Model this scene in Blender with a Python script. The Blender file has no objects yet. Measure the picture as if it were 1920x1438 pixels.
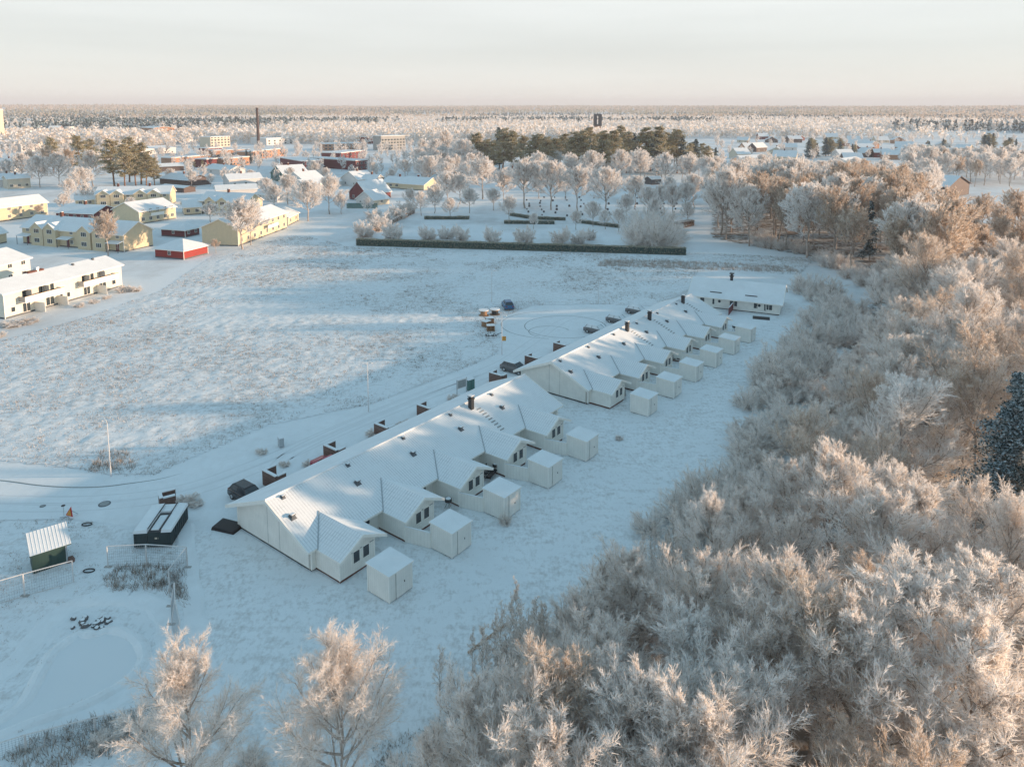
import bpy, math, random
import numpy as np
from mathutils import Vector, Matrix
R = math.radians
HAZE = 0.00017
scene = bpy.context.scene
C = scene.collection
random.seed(4)

# ------------------------------------------------------------------ camera
CAM_H = 38.0; FPX = 1364.6; PX, PY, HY = 960.0, 377.0, 202.3
TH = math.atan((PY - HY) / FPX)
cd = bpy.data.cameras.new('camera'); cam = bpy.data.objects.new('camera', cd); C.objects.link(cam)
cam.location = (0, 0, CAM_H); cam.rotation_euler = (R(90) - TH, 0, 0)
cd.sensor_width = 36; cd.lens = 36 * FPX / 1920; cd.shift_y = -(719 - PY) / 1920
cd.clip_start = 0.5; cd.clip_end = 60000
scene.camera = cam

# ------------------------------------------------------------------ sky and sun
SUN_EL = R(8.2); SUN_AZ = R(1.5)          # azimuth measured from +X towards +Y
w = bpy.data.worlds.new('World'); scene.world = w; w.use_nodes = True
nt = w.node_tree; N = nt.nodes; L = nt.links; N.clear()
wo = N.new('ShaderNodeOutputWorld'); bg = N.new('ShaderNodeBackground')
sky = N.new('ShaderNodeTexSky'); sky.sky_type = 'NISHITA'; sky.sun_disc = False
sky.sun_elevation = SUN_EL; sky.sun_rotation = R(90) - SUN_AZ
sky.air_density = 1.0; sky.dust_density = 0.2; sky.ozone_density = 1.6
tc = N.new('ShaderNodeTexCoord'); sx = N.new('ShaderNodeSeparateXYZ'); L.new(tc.outputs['Generated'], sx.inputs[0])
# thin high cloud veil, palest low in the sky
ramp = N.new('ShaderNodeValToRGB'); L.new(sx.outputs['Z'], ramp.inputs[0])
e = ramp.color_ramp.elements
e[0].position = 0.0; e[0].color = (6.5, 6.6, 6.3, 1)
e[1].position = 0.6; e[1].color = (1.9, 3.2, 4.1, 1)
for p, c in ((0.03, (5.8, 5.9, 5.7, 1)), (0.075, (5.1, 5.3, 5.2, 1)), (0.15, (6.0, 6.2, 6.1, 1)), (0.3, (3.4, 4.9, 5.8, 1))):
    k = e.new(p); k.color = c
mp = N.new('ShaderNodeMapping'); mp.inputs['Scale'].default_value = (2.2, 2.2, 26); L.new(tc.outputs['Generated'], mp.inputs[0])
nz = N.new('ShaderNodeTexNoise'); nz.inputs['Scale'].default_value = 1.3; nz.inputs['Detail'].default_value = 5; L.new(mp.outputs[0], nz.inputs[0])
nr = N.new('ShaderNodeMapRange'); nr.inputs[1].default_value = .3; nr.inputs[2].default_value = .75; nr.inputs[3].default_value = .96; nr.inputs[4].default_value = 1.05
L.new(nz.outputs[0], nr.inputs[0])
vm = N.new('ShaderNodeMix'); vm.data_type = 'RGBA'; vm.blend_type = 'MULTIPLY'; vm.inputs[0].default_value = 1
L.new(ramp.outputs[0], vm.inputs[6]); L.new(nr.outputs[0], vm.inputs[7])
mx = N.new('ShaderNodeMix'); mx.data_type = 'RGBA'; mx.inputs[0].default_value = 0.88
L.new(sky.outputs[0], mx.inputs[6]); L.new(vm.outputs[2], mx.inputs[7])
L.new(mx.outputs[2], bg.inputs[0]); bg.inputs[1].default_value = 0.1
L.new(bg.outputs[0], wo.inputs[0])

sl = bpy.data.lights.new('sun', 'SUN'); sun = bpy.data.objects.new('sun', sl); C.objects.link(sun)
sl.energy = 5.0; sl.angle = R(0.8); sl.color = (1.0, 0.69, 0.45)
sd = Vector((math.cos(SUN_EL) * math.cos(SUN_AZ), math.cos(SUN_EL) * math.sin(SUN_AZ), math.sin(SUN_EL)))
sun.rotation_euler = sd.to_track_quat('Z', 'Y').to_euler()

scene.render.engine = 'CYCLES'
scene.view_settings.view_transform = 'Standard'; scene.view_settings.look = 'None'
scene.view_settings.gamma = 1; scene.view_settings.use_curve_mapping = False
scene.view_settings.exposure = 0.73
scene.cycles.max_bounces = 9; scene.cycles.diffuse_bounces = 8; scene.cycles.volume_bounces = 0
scene.cycles.transparent_max_bounces = 4

# ------------------------------------------------------------------ coordinates
CT, ST = math.cos(TH), math.sin(TH)
def gp(x, y, z=0.0):
    """ground position (metres) of a spot surveyed on the photograph"""
    a = (x - PX) / FPX; b = -(y - PY) / FPX
    d = (a, CT + b * ST, -ST + b * CT)
    t = (z - CAM_H) / d[2]
    return Vector((d[0] * t, d[1] * t, z))
PHI = 0.9156
UX, UY = math.cos(PHI), math.sin(PHI)
O0 = gp(730.4, 1133.8)
def uv(U, V, z=0.0):
    """street frame: U along the row of houses, V towards the wood, origin at the nearest shed's corner"""
    return Vector((O0.x + UX * U + UY * V, O0.y + UY * U - UX * V, z))
def touv(p):
    dx, dy = p[0] - O0.x, p[1] - O0.y
    return dx * UX + dy * UY, dx * UY - dy * UX

# ------------------------------------------------------------------ object helpers
def tag(o, label=None, cat=None, group=None, kind=None):
    if label: o['label'] = label
    if cat: o['category'] = cat
    if group: o['group'] = group
    if kind: o['kind'] = kind
    return o
def empty(name, loc=(0, 0, 0), rz=0.0, label=None, cat=None, group=None, s=None):
    o = bpy.data.objects.new(name, None); C.objects.link(o)
    o.location = loc; o.rotation_euler = (0, 0, rz); o.empty_display_size = .3
    if s: o.scale = (s, s, s)
    return tag(o, label, cat, group)
class MB:
    def __init__(s): s.v = []; s.f = []; s.m = []
    def face(s, pts, m=0):
        b = len(s.v); s.v += [tuple(p) for p in pts]; s.f.append(tuple(range(b, b + len(pts)))); s.m.append(m); return s
    def hexa(s, b, t, m=0):
        k = len(s.v); s.v += [tuple(p) for p in b] + [tuple(p) for p in t]; n = len(b)
        s.f.append(tuple(k + i for i in reversed(range(n)))); s.m.append(m)
        s.f.append(tuple(k + n + i for i in range(n))); s.m.append(m)
        for i in range(n):
            j = (i + 1) % n; s.f.append((k + i, k + j, k + n + j, k + n + i)); s.m.append(m)
        return s
    def box(s, x0, x1, y0, y1, z0, z1, m=0):
        return s.hexa([(x0, y0, z0), (x1, y0, z0), (x1, y1, z0), (x0, y1, z0)], [(x0, y0, z1), (x1, y0, z1), (x1, y1, z1), (x0, y1, z1)], m)
    def slab(s, q, t, m=0, mside=None):
        """roof plane q (top, counter-clockwise) thickened downwards by t"""
        k = len(s.v); n = len(q); s.v += [tuple(p) for p in q] + [(p[0], p[1], p[2] - t) for p in q]
        ms = m if mside is None else mside
        s.f.append(tuple(k + i for i in range(n))); s.m.append(m)
        s.f.append(tuple(k + n + i for i in reversed(range(n)))); s.m.append(ms)
        for i in range(n):
            j = (i + 1) % n; s.f.append((k + i, k + n + i, k + n + j, k + j)); s.m.append(ms)
        return s
    def tube(s, pts, r, n=6, m=0, r2=None):
        pts = [Vector(p) for p in pts]; k = len(s.v); q = len(pts)
        for i, p in enumerate(pts):
            d = (pts[min(i + 1, q - 1)] - pts[max(i - 1, 0)]).normalized()
            a = d.orthogonal().normalized() if abs(d.z) < .9 else (Vector((1, 0, 0)) - d * d.x).normalized()
            if abs(d.z) < .9: a = Vector((0, 0, 1)).cross(d).normalized()
            b = d.cross(a); rr = r if r2 is None else r + (r2 - r) * i / (q - 1)
            for j in range(n):
                t = 2 * math.pi * j / n; s.v.append(tuple(p + a * math.cos(t) * rr + b * math.sin(t) * rr))
        for i in range(q - 1):
            for j in range(n):
                j2 = (j + 1) % n; s.f.append((k + i * n + j, k + i * n + j2, k + (i + 1) * n + j2, k + (i + 1) * n + j)); s.m.append(m)
        s.f.append(tuple(k + j for j in reversed(range(n)))); s.m.append(m)
        s.f.append(tuple(k + (q - 1) * n + j for j in range(n))); s.m.append(m)
        return s
    def cyl(s, x, y, z0, z1, r, n=12, m=0, r2=None): return s.tube([(x, y, z0), (x, y, z1)], r, n, m, r2)
    def build(s, name, mats, parent=None, smooth=False):
        me = bpy.data.meshes.new(name); me.from_pydata(s.v, [], s.f)
        for m in (mats if isinstance(mats, (list, tuple)) else [mats]): me.materials.append(m)
        me.polygons.foreach_set('material_index', s.m)
        if smooth: me.polygons.foreach_set('use_smooth', [True] * len(s.f))
        me.update()
        return put(name, me, parent)
def put(name, me, parent=None):
    o = bpy.data.objects.new(name, me); C.objects.link(o)
    if parent: o.parent = parent
    return o
def copy_tree(o, parent=None):
    c = o.copy(); C.objects.link(c); c.parent = parent
    for ch in KIDS.get(o.name, ()): copy_tree(ch, c)
    return c
KIDS = {}
def index_kids(root):
    KIDS[root.name] = list(root.children)
    for ch in root.children: index_kids(ch)

def npmesh(name, V, tris, mats, midx=None, quads=None, smooth=False):
    """fast mesh from numpy arrays"""
    me = bpy.data.meshes.new(name)
    nt_ = 0 if tris is None else len(tris); nq = 0 if quads is None else len(quads)
    me.vertices.add(len(V)); me.vertices.foreach_set('co', np.ascontiguousarray(V, np.float32).ravel())
    li = []
    if nt_: li.append(np.asarray(tris, np.int32).ravel())
    if nq: li.append(np.asarray(quads, np.int32).ravel())
    li = np.concatenate(li)
    me.loops.add(len(li)); me.loops.foreach_set('vertex_index', li)
    tot = np.concatenate([np.full(nt_, 3), np.full(nq, 4)]).astype(np.int32)
    st = np.concatenate([[0], np.cumsum(tot)[:-1]]).astype(np.int32)
    me.polygons.add(len(tot)); me.polygons.foreach_set('loop_start', st); me.polygons.foreach_set('loop_total', tot)
    if midx is not None: me.polygons.foreach_set('material_index', np.asarray(midx, np.int32))
    if smooth: me.polygons.foreach_set('use_smooth', np.ones(len(tot), bool))
    for m in (mats if isinstance(mats, (list, tuple)) else [mats]): me.materials.append(m)
    me.update(calc_edges=True); me.validate()
    return me

# ------------------------------------------------------------------ materials
def M_(name):
    m = bpy.data.materials.new(name); m.use_nodes = True
    nt = m.node_tree; return m, nt.nodes, nt.links, nt.nodes['Principled BSDF']
def noise(N, L, co, scale, detail=4, rough=.55, vec=(1, 1, 1)):
    mp = N.new('ShaderNodeMapping'); mp.inputs['Scale'].default_value = vec; L.new(co, mp.inputs[0])
    n = N.new('ShaderNodeTexNoise'); n.inputs['Scale'].default_value = scale; n.inputs['Detail'].default_value = detail
    n.inputs['Roughness'].default_value = rough; L.new(mp.outputs[0], n.inputs[0]); return n.outputs[0]
def mrange(N, L, s, a, b, c=0.0, d=1.0):
    m = N.new('ShaderNodeMapRange'); m.inputs[1].default_value = a; m.inputs[2].default_value = b
    m.inputs[3].default_value = c; m.inputs[4].default_value = d; L.new(s, m.inputs[0]); return m.outputs[0]
def mixc(N, L, f, a, b, mode='MIX'):
    m = N.new('ShaderNodeMix'); m.data_type = 'RGBA'; m.blend_type = mode
    if isinstance(f, float): m.inputs[0].default_value = f
    else: L.new(f, m.inputs[0])
    for i, x in ((6, a), (7, b)):
        if isinstance(x, tuple): m.inputs[i].default_value = (*x, 1)
        else: L.new(x, m.inputs[i])
    return m.outputs[2]
def math_(N, L, op, a, b):
    m = N.new('ShaderNodeMath'); m.operation = op
    for i, x in ((0, a), (1, b)):
        if isinstance(x, (int, float)): m.inputs[i].default_value = x
        else: L.new(x, m.inputs[i])
    return m.outputs[0]
def bump(N, L, bs, h, strength, dist):
    b = N.new('ShaderNodeBump'); b.inputs['Strength'].default_value = strength; b.inputs['Distance'].default_value = dist
    L.new(h, b.inputs['Height']); L.new(b.outputs[0], bs.inputs['Normal'])
def simple(name, col, rough=.7, var=.12, scale=3.0, metal=0.0, spec=None):
    m, N, L, bs = M_(name); co = N.new('ShaderNodeTexCoord').outputs['Object']
    n = noise(N, L, co, scale, 5, .6); f = mrange(N, L, n, .3, .7, 1 - var, 1 + var)
    L.new(mixc(N, L, 1.0, col, f, 'MULTIPLY'), bs.inputs['Base Color'])
    bs.inputs['Roughness'].default_value = rough; bs.inputs['Metallic'].default_value = metal
    if spec is not None: bs.inputs['Specular IOR Level'].default_value = spec
    return m
SNOW = (0.745, 0.785, 0.81)
def snow_mat(name, grass=0.0, fine=1.2, bstr=.4, bdist=.05, gcol=(.16, .13, .10), var=.05, coarse=.12, k=1.0, thr=0.0):
    """snow with dry grass showing through where the cover is thin"""
    m, N, L, bs = M_(name); co = N.new('ShaderNodeTexCoord').outputs['Object']
    big = noise(N, L, co, coarse, 4, .6); fn = noise(N, L, co, fine, 6, .7, (1, .55, 1)); mid = noise(N, L, co, fine * .3, 5, .65, (.7, 1.3, 1))
    c = mixc(N, L, mrange(N, L, big, .3, .7), tuple(k * x * (1 - var) for x in SNOW), tuple(k * min(.92, x * (1 + var)) for x in SNOW))
    if grass > 0:
        t = math_(N, L, 'ADD', math_(N, L, 'MULTIPLY', fn, .55), math_(N, L, 'MULTIPLY', mid, .45))
        t = math_(N, L, 'ADD', t, math_(N, L, 'MULTIPLY', math_(N, L, 'SUBTRACT', big, .5), .35))
        g = mrange(N, L, t, .48 - thr, .66 - thr, 0, grass)
        gc = mixc(N, L, mrange(N, L, mid, .35, .65), gcol, (.24, .19, .15))
        c = mixc(N, L, g, c, gc)
    L.new(c, bs.inputs['Base Color']); bs.inputs['Roughness'].default_value = .85
    bs.inputs['Specular IOR Level'].default_value = .15
    h = math_(N, L, 'ADD', fn, math_(N, L, 'MULTIPLY', mid, 1.5))
    bump(N, L, bs, h, bstr, bdist)
    return m
MT = {}
MT['snow_land'] = snow_mat('snowy_land', .45, .05, .3, .3, coarse=.006)
MT['snow_field'] = snow_mat('snowy_rough_field', .5, 2.8, .45, .09, coarse=.07, var=.03, gcol=(.20, .16, .13))
MT['snow_lawn'] = snow_mat('snowy_lawn', .42, 3.2, .6, .06, coarse=.15, gcol=(.13, .15, .14))
MT['snow_road'] = snow_mat('snowy_road', .12, 1.2, .4, .05, coarse=.25, var=.05)
MT['snow_path'] = snow_mat('snowy_path', .1, 1.4, .25, .03, coarse=.3)
MT['ice'] = snow_mat('snowy_ice', .0, .8, .1, .02, coarse=.1, var=.02, k=.95)
MT['forest_floor'] = snow_mat('wood_floor', .95, .8, .6, .2, gcol=(.10, .07, .05), coarse=.1, thr=.10)
MT['snow_obj'] = snow_mat('snow_cover', .0, 1.5, .25, .03, coarse=.5)
def roof_mat(name, ax, pitch, tile, show=.55, cross=.35):
    """thin snow over rows of roof tiles that show through as fine dark lines"""
    m, N, L, bs = M_(name); co = N.new('ShaderNodeTexCoord').outputs['Object']
    sp = N.new('ShaderNodeSeparateXYZ'); L.new(co, sp.inputs[0])
    def stripes(out, p, wd):
        a = math_(N, L, 'FRACT', math_(N, L, 'MULTIPLY', sp.outputs[out], 1 / p), 0)
        return mrange(N, L, math_(N, L, 'ABSOLUTE', math_(N, L, 'SUBTRACT', a, .5), 0), .5 - wd, .5, 0, 1)
    s1 = stripes(ax, pitch, .28); s2 = stripes('Y' if ax == 'X' else 'X', pitch * 1.15, .2)
    n = noise(N, L, co, .45, 4, .6); n2 = noise(N, L, co, 3.0, 4, .7)
    th = mrange(N, L, n, .38, .62, .25, 1); t2 = mrange(N, L, n2, .3, .7, .4, 1)
    s = math_(N, L, 'MAXIMUM', s1, math_(N, L, 'MULTIPLY', s2, cross))
    g = math_(N, L, 'MULTIPLY', math_(N, L, 'MULTIPLY', s, show), math_(N, L, 'MULTIPLY', th, t2))
    c = mixc(N, L, mrange(N, L, n, .3, .7), SNOW, (.79, .82, .84))
    L.new(mixc(N, L, g, c, tile), bs.inputs['Base Color']); bs.inputs['Roughness'].default_value = .8
    bs.inputs['Specular IOR Level'].default_value = .2
    bump(N, L, bs, s, -.5, .03)
    return m
MT['roof'] = roof_mat('snowy_tile_roof', 'X', .27, (.17, .21, .24), .55)
MT['wing_roof'] = roof_mat('snowy_wing_roof', 'Y', .3, (.17, .22, .26), .55, .5)
def clad(name, col, pitch=.24, ax='X', depth=.18):
    """vertical board cladding"""
    m, N, L, bs = M_(name); co = N.new('ShaderNodeTexCoord').outputs['Object']
    sp = N.new('ShaderNodeSeparateXYZ'); L.new(co, sp.inputs[0])
    t = sp.outputs[ax] if len(ax) == 1 else math_(N, L, 'ADD', sp.outputs['X'], sp.outputs['Y'])
    a = math_(N, L, 'FRACT', math_(N, L, 'MULTIPLY', t, 1 / pitch), 0)
    s = mrange(N, L, a, .0, .12, 1, 0)
    n = mrange(N, L, noise(N, L, co, 1.2, 5, .6), .3, .7, .93, 1.05)
    c = mixc(N, L, 1.0, col, n, 'MULTIPLY')
    L.new(mixc(N, L, math_(N, L, 'MULTIPLY', s, depth), c, tuple(x * .35 for x in col)), bs.inputs['Base Color'])
    bs.inputs['Roughness'].default_value = .75; bump(N, L, bs, s, -.3, .02)
    return m
MT['white_clad'] = clad('white_boards', (.81, .79, .74), ax='XY', depth=.3)
MT['white_paint'] = simple('white_paint', (.84, .82, .77), .6, .05)
MT['cream_clad'] = clad('cream_boards', (.72, .69, .60), ax='XY', pitch=.6, depth=.1)
MT['yellow_clad'] = clad('yellow_boards', (.62, .52, .36), ax='Z', pitch=.3)
MT['pale_yellow'] = clad('pale_yellow_boards', (.62, .54, .38), ax='Z', pitch=.3)
MT['red_clad'] = clad('red_boards', (.30, .035, .03), ax='XY', pitch=.3)
MT['dark_red'] = clad('dark_red_boards', (.16, .035, .04), ax='XY', pitch=.3)
MT['green_clad'] = clad('green_metal', (.022, .062, .055), ax='XY', pitch=.22, depth=.6)
MT['teal'] = simple('teal_boards', (.05, .15, .14))
MT['grey_wood'] = clad('weathered_boards', (.11, .08, .075), ax='XY', pitch=.3, depth=.4)
MT['glass'] = simple('window_glass', (.035, .05, .06), .12, .2, spec=.6)
MT['dark'] = simple('dark_plinth_and_gap_shade', (.035, .04, .045), .8)
MT['plinth'] = simple('grey_plinth', (.11, .125, .14), .85)
MT['seam'] = simple('panel_seam', (.28, .30, .30), .8)
MT['black'] = simple('black_metal', (.02, .025, .03), .5)
MT['galv'] = simple('galvanised_steel', (.42, .45, .47), .45, .1, 8, .4)
MT['lamp_white'] = simple('frosted_white_steel', (.62, .62, .62), .5)
MT['brown_post'] = simple('brown_gable_board', (.5, .42, .36), .7)
MT['wood'] = simple('raw_wood', (.32, .19, .11), .8, .3, 6)
MT['orange'] = simple('orange_sign', (.6, .27, .04), .5)
MT['signred'] = simple('sign_red', (.55, .03, .03), .5)
MT['container'] = simple('container_green', (.012, .035, .04), .55, .3, 1.5)
MT['tarp'] = simple('black_tarp', (.008, .009, .012), .6)
MT['stone'] = simple('stone', (.12, .12, .125), .9, .4, 2)
MT['blue_car'] = simple('blue_car_paint', (.02, .12, .26), .3, .05)
MT['black_car'] = simple('black_car_paint', (.02, .025, .03), .25, .1)
MT['grey_car'] = simple('grey_car_paint', (.12, .13, .14), .3, .1)
MT['pink_car'] = simple('red_car_paint', (.35, .04, .07), .3, .05)
MT['tyre'] = simple('tyre_rubber', (.02, .02, .02), .8)
MT['taillight'] = simple('tail_light', (.25, .01, .01), .3)
MT['rust'] = simple('rusty_brown', (.13, .05, .035), .85, .3)
MT['hedge'] = simple('hedge_leaves', (.05, .10, .09), .9, .5, 3)
MT['brown_hedge'] = simple('brown_hedge_leaves', (.20, .12, .07), .9, .4, 3)
MT['concrete'] = simple('concrete', (.38, .37, .35), .85, .15, .5)
MT['cream'] = simple('cream_render', (.62, .55, .44), .8, .06)
MT['far_white'] = simple('white_render', (.66, .64, .62), .8, .06)
MT['tower_dark'] = simple('dark_copper', (.04, .05, .06), .7)
def brick_mat(name, a, b, mortar):
    m, N, L, bs = M_(name); co = N.new('ShaderNodeTexCoord').outputs['Object']
    mp = N.new('ShaderNodeMapping'); mp.inputs['Rotation'].default_value = (R(90), 0, R(20)); L.new(co, mp.inputs[0])
    br = N.new('ShaderNodeTexBrick'); br.inputs['Scale'].default_value = 3.2; L.new(mp.outputs[0], br.inputs[0])
    br.inputs['Color1'].default_value = (*a, 1); br.inputs['Color2'].default_value = (*b, 1); br.inputs['Mortar'].default_value = (*mortar, 1)
    L.new(br.outputs[0], bs.inputs['Base Color']); bs.inputs['Roughness'].default_value = .9
    return m
MT['brick'] = brick_mat('brown_brick', (.16, .085, .065), (.11, .055, .045), (.22, .19, .17))
MT['far_brick'] = brick_mat('orange_brick', (.45, .22, .13), (.36, .17, .10), (.45, .35, .28))

def frost_mat(name, c1, c2, rnd=.25, tr=0.0):
    """twigs coated in rime: pale outer growth, brown bark showing through"""
    m, N, L, bs = M_(name); tcn = N.new('ShaderNodeTexCoord'); co = tcn.outputs['Object']
    oi = N.new('ShaderNodeObjectInfo')
    n = noise(N, L, co, .9, 5, .7); f = mrange(N, L, n, .32, .66)
    ob = mrange(N, L, oi.outputs['Random'], 0, 1, -rnd, rnd)
    f2 = N.new('ShaderNodeMath'); f2.operation = 'ADD'; f2.use_clamp = True; L.new(f, f2.inputs[0]); L.new(ob, f2.inputs[1])
    cc = mixc(N, L, f2.outputs[0], c1, c2); L.new(cc, bs.inputs['Base Color']); bs.inputs['Roughness'].default_value = .9
    bs.inputs['Specular IOR Level'].default_value = .1
    if tr:      # rime lets some light through
        t = N.new('ShaderNodeBsdfTranslucent'); L.new(cc, t.inputs[0]); ms = N.new('ShaderNodeMixShader'); ms.inputs[0].default_value = tr
        L.new(bs.outputs[0], ms.inputs[1]); L.new(t.outputs[0], ms.inputs[2]); L.new(ms.outputs[0], N['Material Output'].inputs[0])
    return m
MT['frost'] = frost_mat('rime_twigs', (.86, .81, .78), (.94, .92, .91), .25, .5)
MT['frost_pale'] = frost_mat('thick_rime_twigs', (.90, .87, .84), (.95, .94, .93), .25, .5)
MT['frost_brown'] = frost_mat('thin_rime_twigs', (.68, .56, .45), (.84, .75, .66), .25, .5)
MT['twig'] = frost_mat('bare_twigs', (.48, .35, .25), (.66, .54, .43), .25, .45)
MT['bark'] = frost_mat('bark', (.24, .18, .14), (.60, .54, .50), .1)
MT['pine_bark'] = frost_mat('pine_bark', (.20, .10, .06), (.26, .15, .10), .1)
MT['needles'] = frost_mat('pine_needles', (.28, .24, .12), (.42, .36, .20), .2, .35)
MT['needles_frost'] = frost_mat('rimed_needles', (.40, .37, .28), (.62, .58, .50), .2, .3)
MT['spruce'] = frost_mat('spruce_needles', (.03, .06, .065), (.06, .10, .10), .1)
MT['spruce_frost'] = frost_mat('rimed_spruce', (.30, .40, .45), (.50, .58, .62), .1, .25)
MT['grass_frost'] = frost_mat('rimed_grass', (.50, .42, .36), (.66, .62, .60), 0)
MT['grass_dark'] = frost_mat('dry_grass', (.14, .12, .10), (.30, .26, .22), 0)
# ================================================================== GROUND
def poly_sheet(name, pts, z, m, step=None):
    mb = MB(); mb.face([(p[0], p[1], z) for p in pts]); o = mb.build(name, m); o['kind'] = 'structure'
    # keep normals up
    if o.data.polygons[0].normal.z < 0:
        o.data.flip_normals()
    return o
rng0 = np.random.default_rng(3)
def hills(X, Y):
    D = np.sqrt(X * X + Y * Y)
    t = np.clip((D - 2300) / 3500, 0, 1); t = t * t * (3 - 2 * t)
    w_ = .5 + .5 * np.sin(X * .0011 + 1.3) * np.cos(Y * .0008 + X * .0004)
    w2 = .5 + .5 * np.sin(X * .0031 + .5) * np.sin(Y * .0023)
    return t * (26 + 13 * w_ + 5 * w2) + np.clip((D - 7000) / 4000, 0, 1) * 12
def ground_sheet():
    rad = np.concatenate([np.linspace(0, 400, 9), np.geomspace(450, 11500, 60)]); n = 160
    a = np.linspace(0, 2 * np.pi, n, endpoint=False)
    RR, A = np.meshgrid(rad[1:], a, indexing='ij')
    X = RR * np.cos(A); Y = RR * np.sin(A); Z = hills(X, Y)
    V = np.concatenate([[[0, 0, 0]], np.stack([X, Y, Z], -1).reshape(-1, 3)])
    idx = lambda i, j: 1 + i * n + (j % n)
    J = np.arange(n); tr = np.stack([np.zeros(n, int), idx(0, J), idx(0, J + 1)], 1)
    q = [np.stack([idx(i, J), idx(i + 1, J), idx(i + 1, J + 1), idx(i, J + 1)], 1) for i in range(len(rad) - 2)]
    me = npmesh('ground', V, tr, MT['snow_land'], None, np.concatenate(q), True)
    return tag(put('ground', me), kind='structure')
ground_sheet()
def inpoly(x, y, P):
    x = np.asarray(x, float); y = np.asarray(y, float); r = np.zeros(x.shape, bool); n = len(P)
    for i in range(n):
        x1, y1 = P[i][0], P[i][1]; x2, y2 = P[(i + 1) % n][0], P[(i + 1) % n][1]
        if y1 == y2: continue
        c = ((y1 > y) != (y2 > y)) & (x < (x2 - x1) * (y - y1) / (y2 - y1) + x1); r ^= c
    return r
def vnoise(X, Y, s, seed=0):
    r = np.random.default_rng(seed).random((256, 256))
    x = X / s; y = Y / s; xi = np.floor(x).astype(int); yi = np.floor(y).astype(int); fx = x - xi; fy = y - yi
    fx = fx * fx * (3 - 2 * fx); fy = fy * fy * (3 - 2 * fy)
    g = lambda a, b: r[a % 256, b % 256]
    return (g(xi, yi) * (1 - fx) + g(xi + 1, yi) * fx) * (1 - fy) + (g(xi, yi + 1) * (1 - fx) + g(xi + 1, yi + 1) * fx) * fy
def dist_edge(X, Y, P):
    d = np.full(X.shape, 1e9)
    n = len(P)
    for i in range(n):
        ax, ay = P[i][0], P[i][1]; bx, by = P[(i + 1) % n][0], P[(i + 1) % n][1]
        L2 = (bx - ax) ** 2 + (by - ay) ** 2 + 1e-9
        t = np.clip(((X - ax) * (bx - ax) + (Y - ay) * (by - ay)) / L2, 0, 1)
        d = np.minimum(d, np.hypot(X - ax - t * (bx - ax), Y - ay - t * (by - ay)))
    return d
def rough_sheet(name, P, step, amp, m, base=.03, bump_s=1.1, seed=1):
    """a sheet of tussocky ground with real relief, easing to nothing at its rim"""
    xs = [p[0] for p in P]; ys = [p[1] for p in P]
    gx = np.arange(min(xs), max(xs) + step, step); gy = np.arange(min(ys), max(ys) + step, step)
    X, Y = np.meshgrid(gx, gy, indexing='ij')
    r = np.random.default_rng(seed); X = X + r.uniform(-.3, .3, X.shape) * step; Y = Y + r.uniform(-.3, .3, X.shape) * step
    ins = inpoly(X, Y, P); d = dist_edge(X, Y, P); ease = np.clip(d / 4, 0, 1)
    h = (vnoise(X, Y, bump_s, seed) - .35) * 1.1 + (vnoise(X, Y, bump_s * 2.3, seed + 1) - .5) * .5 + (vnoise(X, Y, 14, seed + 2) - .4) * .35
    Z = base + np.maximum(h * amp * ease, -base * .6)
    V = np.stack([X, Y, Z], -1).reshape(-1, 3); nx, ny = X.shape
    I = np.arange(nx * ny).reshape(nx, ny)
    q = np.stack([I[:-1, :-1], I[1:, :-1], I[1:, 1:], I[:-1, 1:]], -1)
    ok = ins[:-1, :-1] & ins[1:, :-1] & ins[1:, 1:] & ins[:-1, 1:]
    me = npmesh(name, V, None, m, None, q[ok], True)
    return tag(put(name, me), kind='structure')
g = gp
FIELD = [g(-260, 860), g(0, 866), g(130, 878), g(200, 890), g(285, 893), g(500, 800), g(700, 757), g(850, 700), g(935, 664), g(945, 640), g(920, 615), g(950, 592), g(1000, 573), g(1120, 571),
         g(1235, 574), g(1290, 545), g(1310, 508), g(1500, 515), g(1530, 484), g(1290, 474), g(1280, 480), g(665, 464), g(560, 440), g(400, 478), g(300, 545), g(150, 600), g(0, 640), g(-260, 700)]
rough_sheet('field', FIELD, .42, .15, MT['snow_field'], bump_s=.75)
ROAD = [g(-260, 858), g(0, 868), g(130, 879), g(200, 891), g(285, 894), g(500, 801), g(700, 758), g(850, 701), g(936, 665), g(946, 640), g(921, 615), g(951, 592), g(1000, 574), g(1120, 572), g(1236, 575)] \
    + [uv(92, -19), uv(40, -19), uv(-1, -19), uv(-4, -22), g(330, 1000), g(130, 972), g(0, 975), g(-260, 1000)]
poly_sheet('road', ROAD, .012, MT['snow_road'])
LAWN = [g(330, 1000), uv(-4, -22), uv(-1, -19), uv(92, -19), uv(96, -21), uv(108, -20), uv(112, 0), uv(108, 14), uv(60, 18), uv(20, 18), uv(0, 22), uv(-12, 14), g(430, 1440), g(380, 1200)]
rough_sheet('lawn', LAWN, .5, .05, MT['snow_lawn'], .02, .8, 5)
POND = [g(x, y) for x, y in ((-160, 1420), (-60, 1390), (0, 1352), (45, 1320), (70, 1275), (95, 1230), (125, 1205), (150, 1190), (175, 1192), (205, 1183), (240, 1190), (262, 1208), (270, 1235), (256, 1262), (232, 1282), (200, 1302), (150, 1326), (95, 1345), (40, 1364), (-40, 1400), (-120, 1440))]
PARK = [g(-260, 1000), g(0, 976), g(130, 973), g(330, 1001), g(360, 1120), g(380, 1200), g(430, 1440), g(440, 1560), g(-300, 1560)]
park = rough_sheet('garden_ground', PARK, .4, .07, MT['snow_lawn'], .02, .7, 9)
poly_sheet('frozen_pond', POND, .10, MT['ice'])
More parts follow.
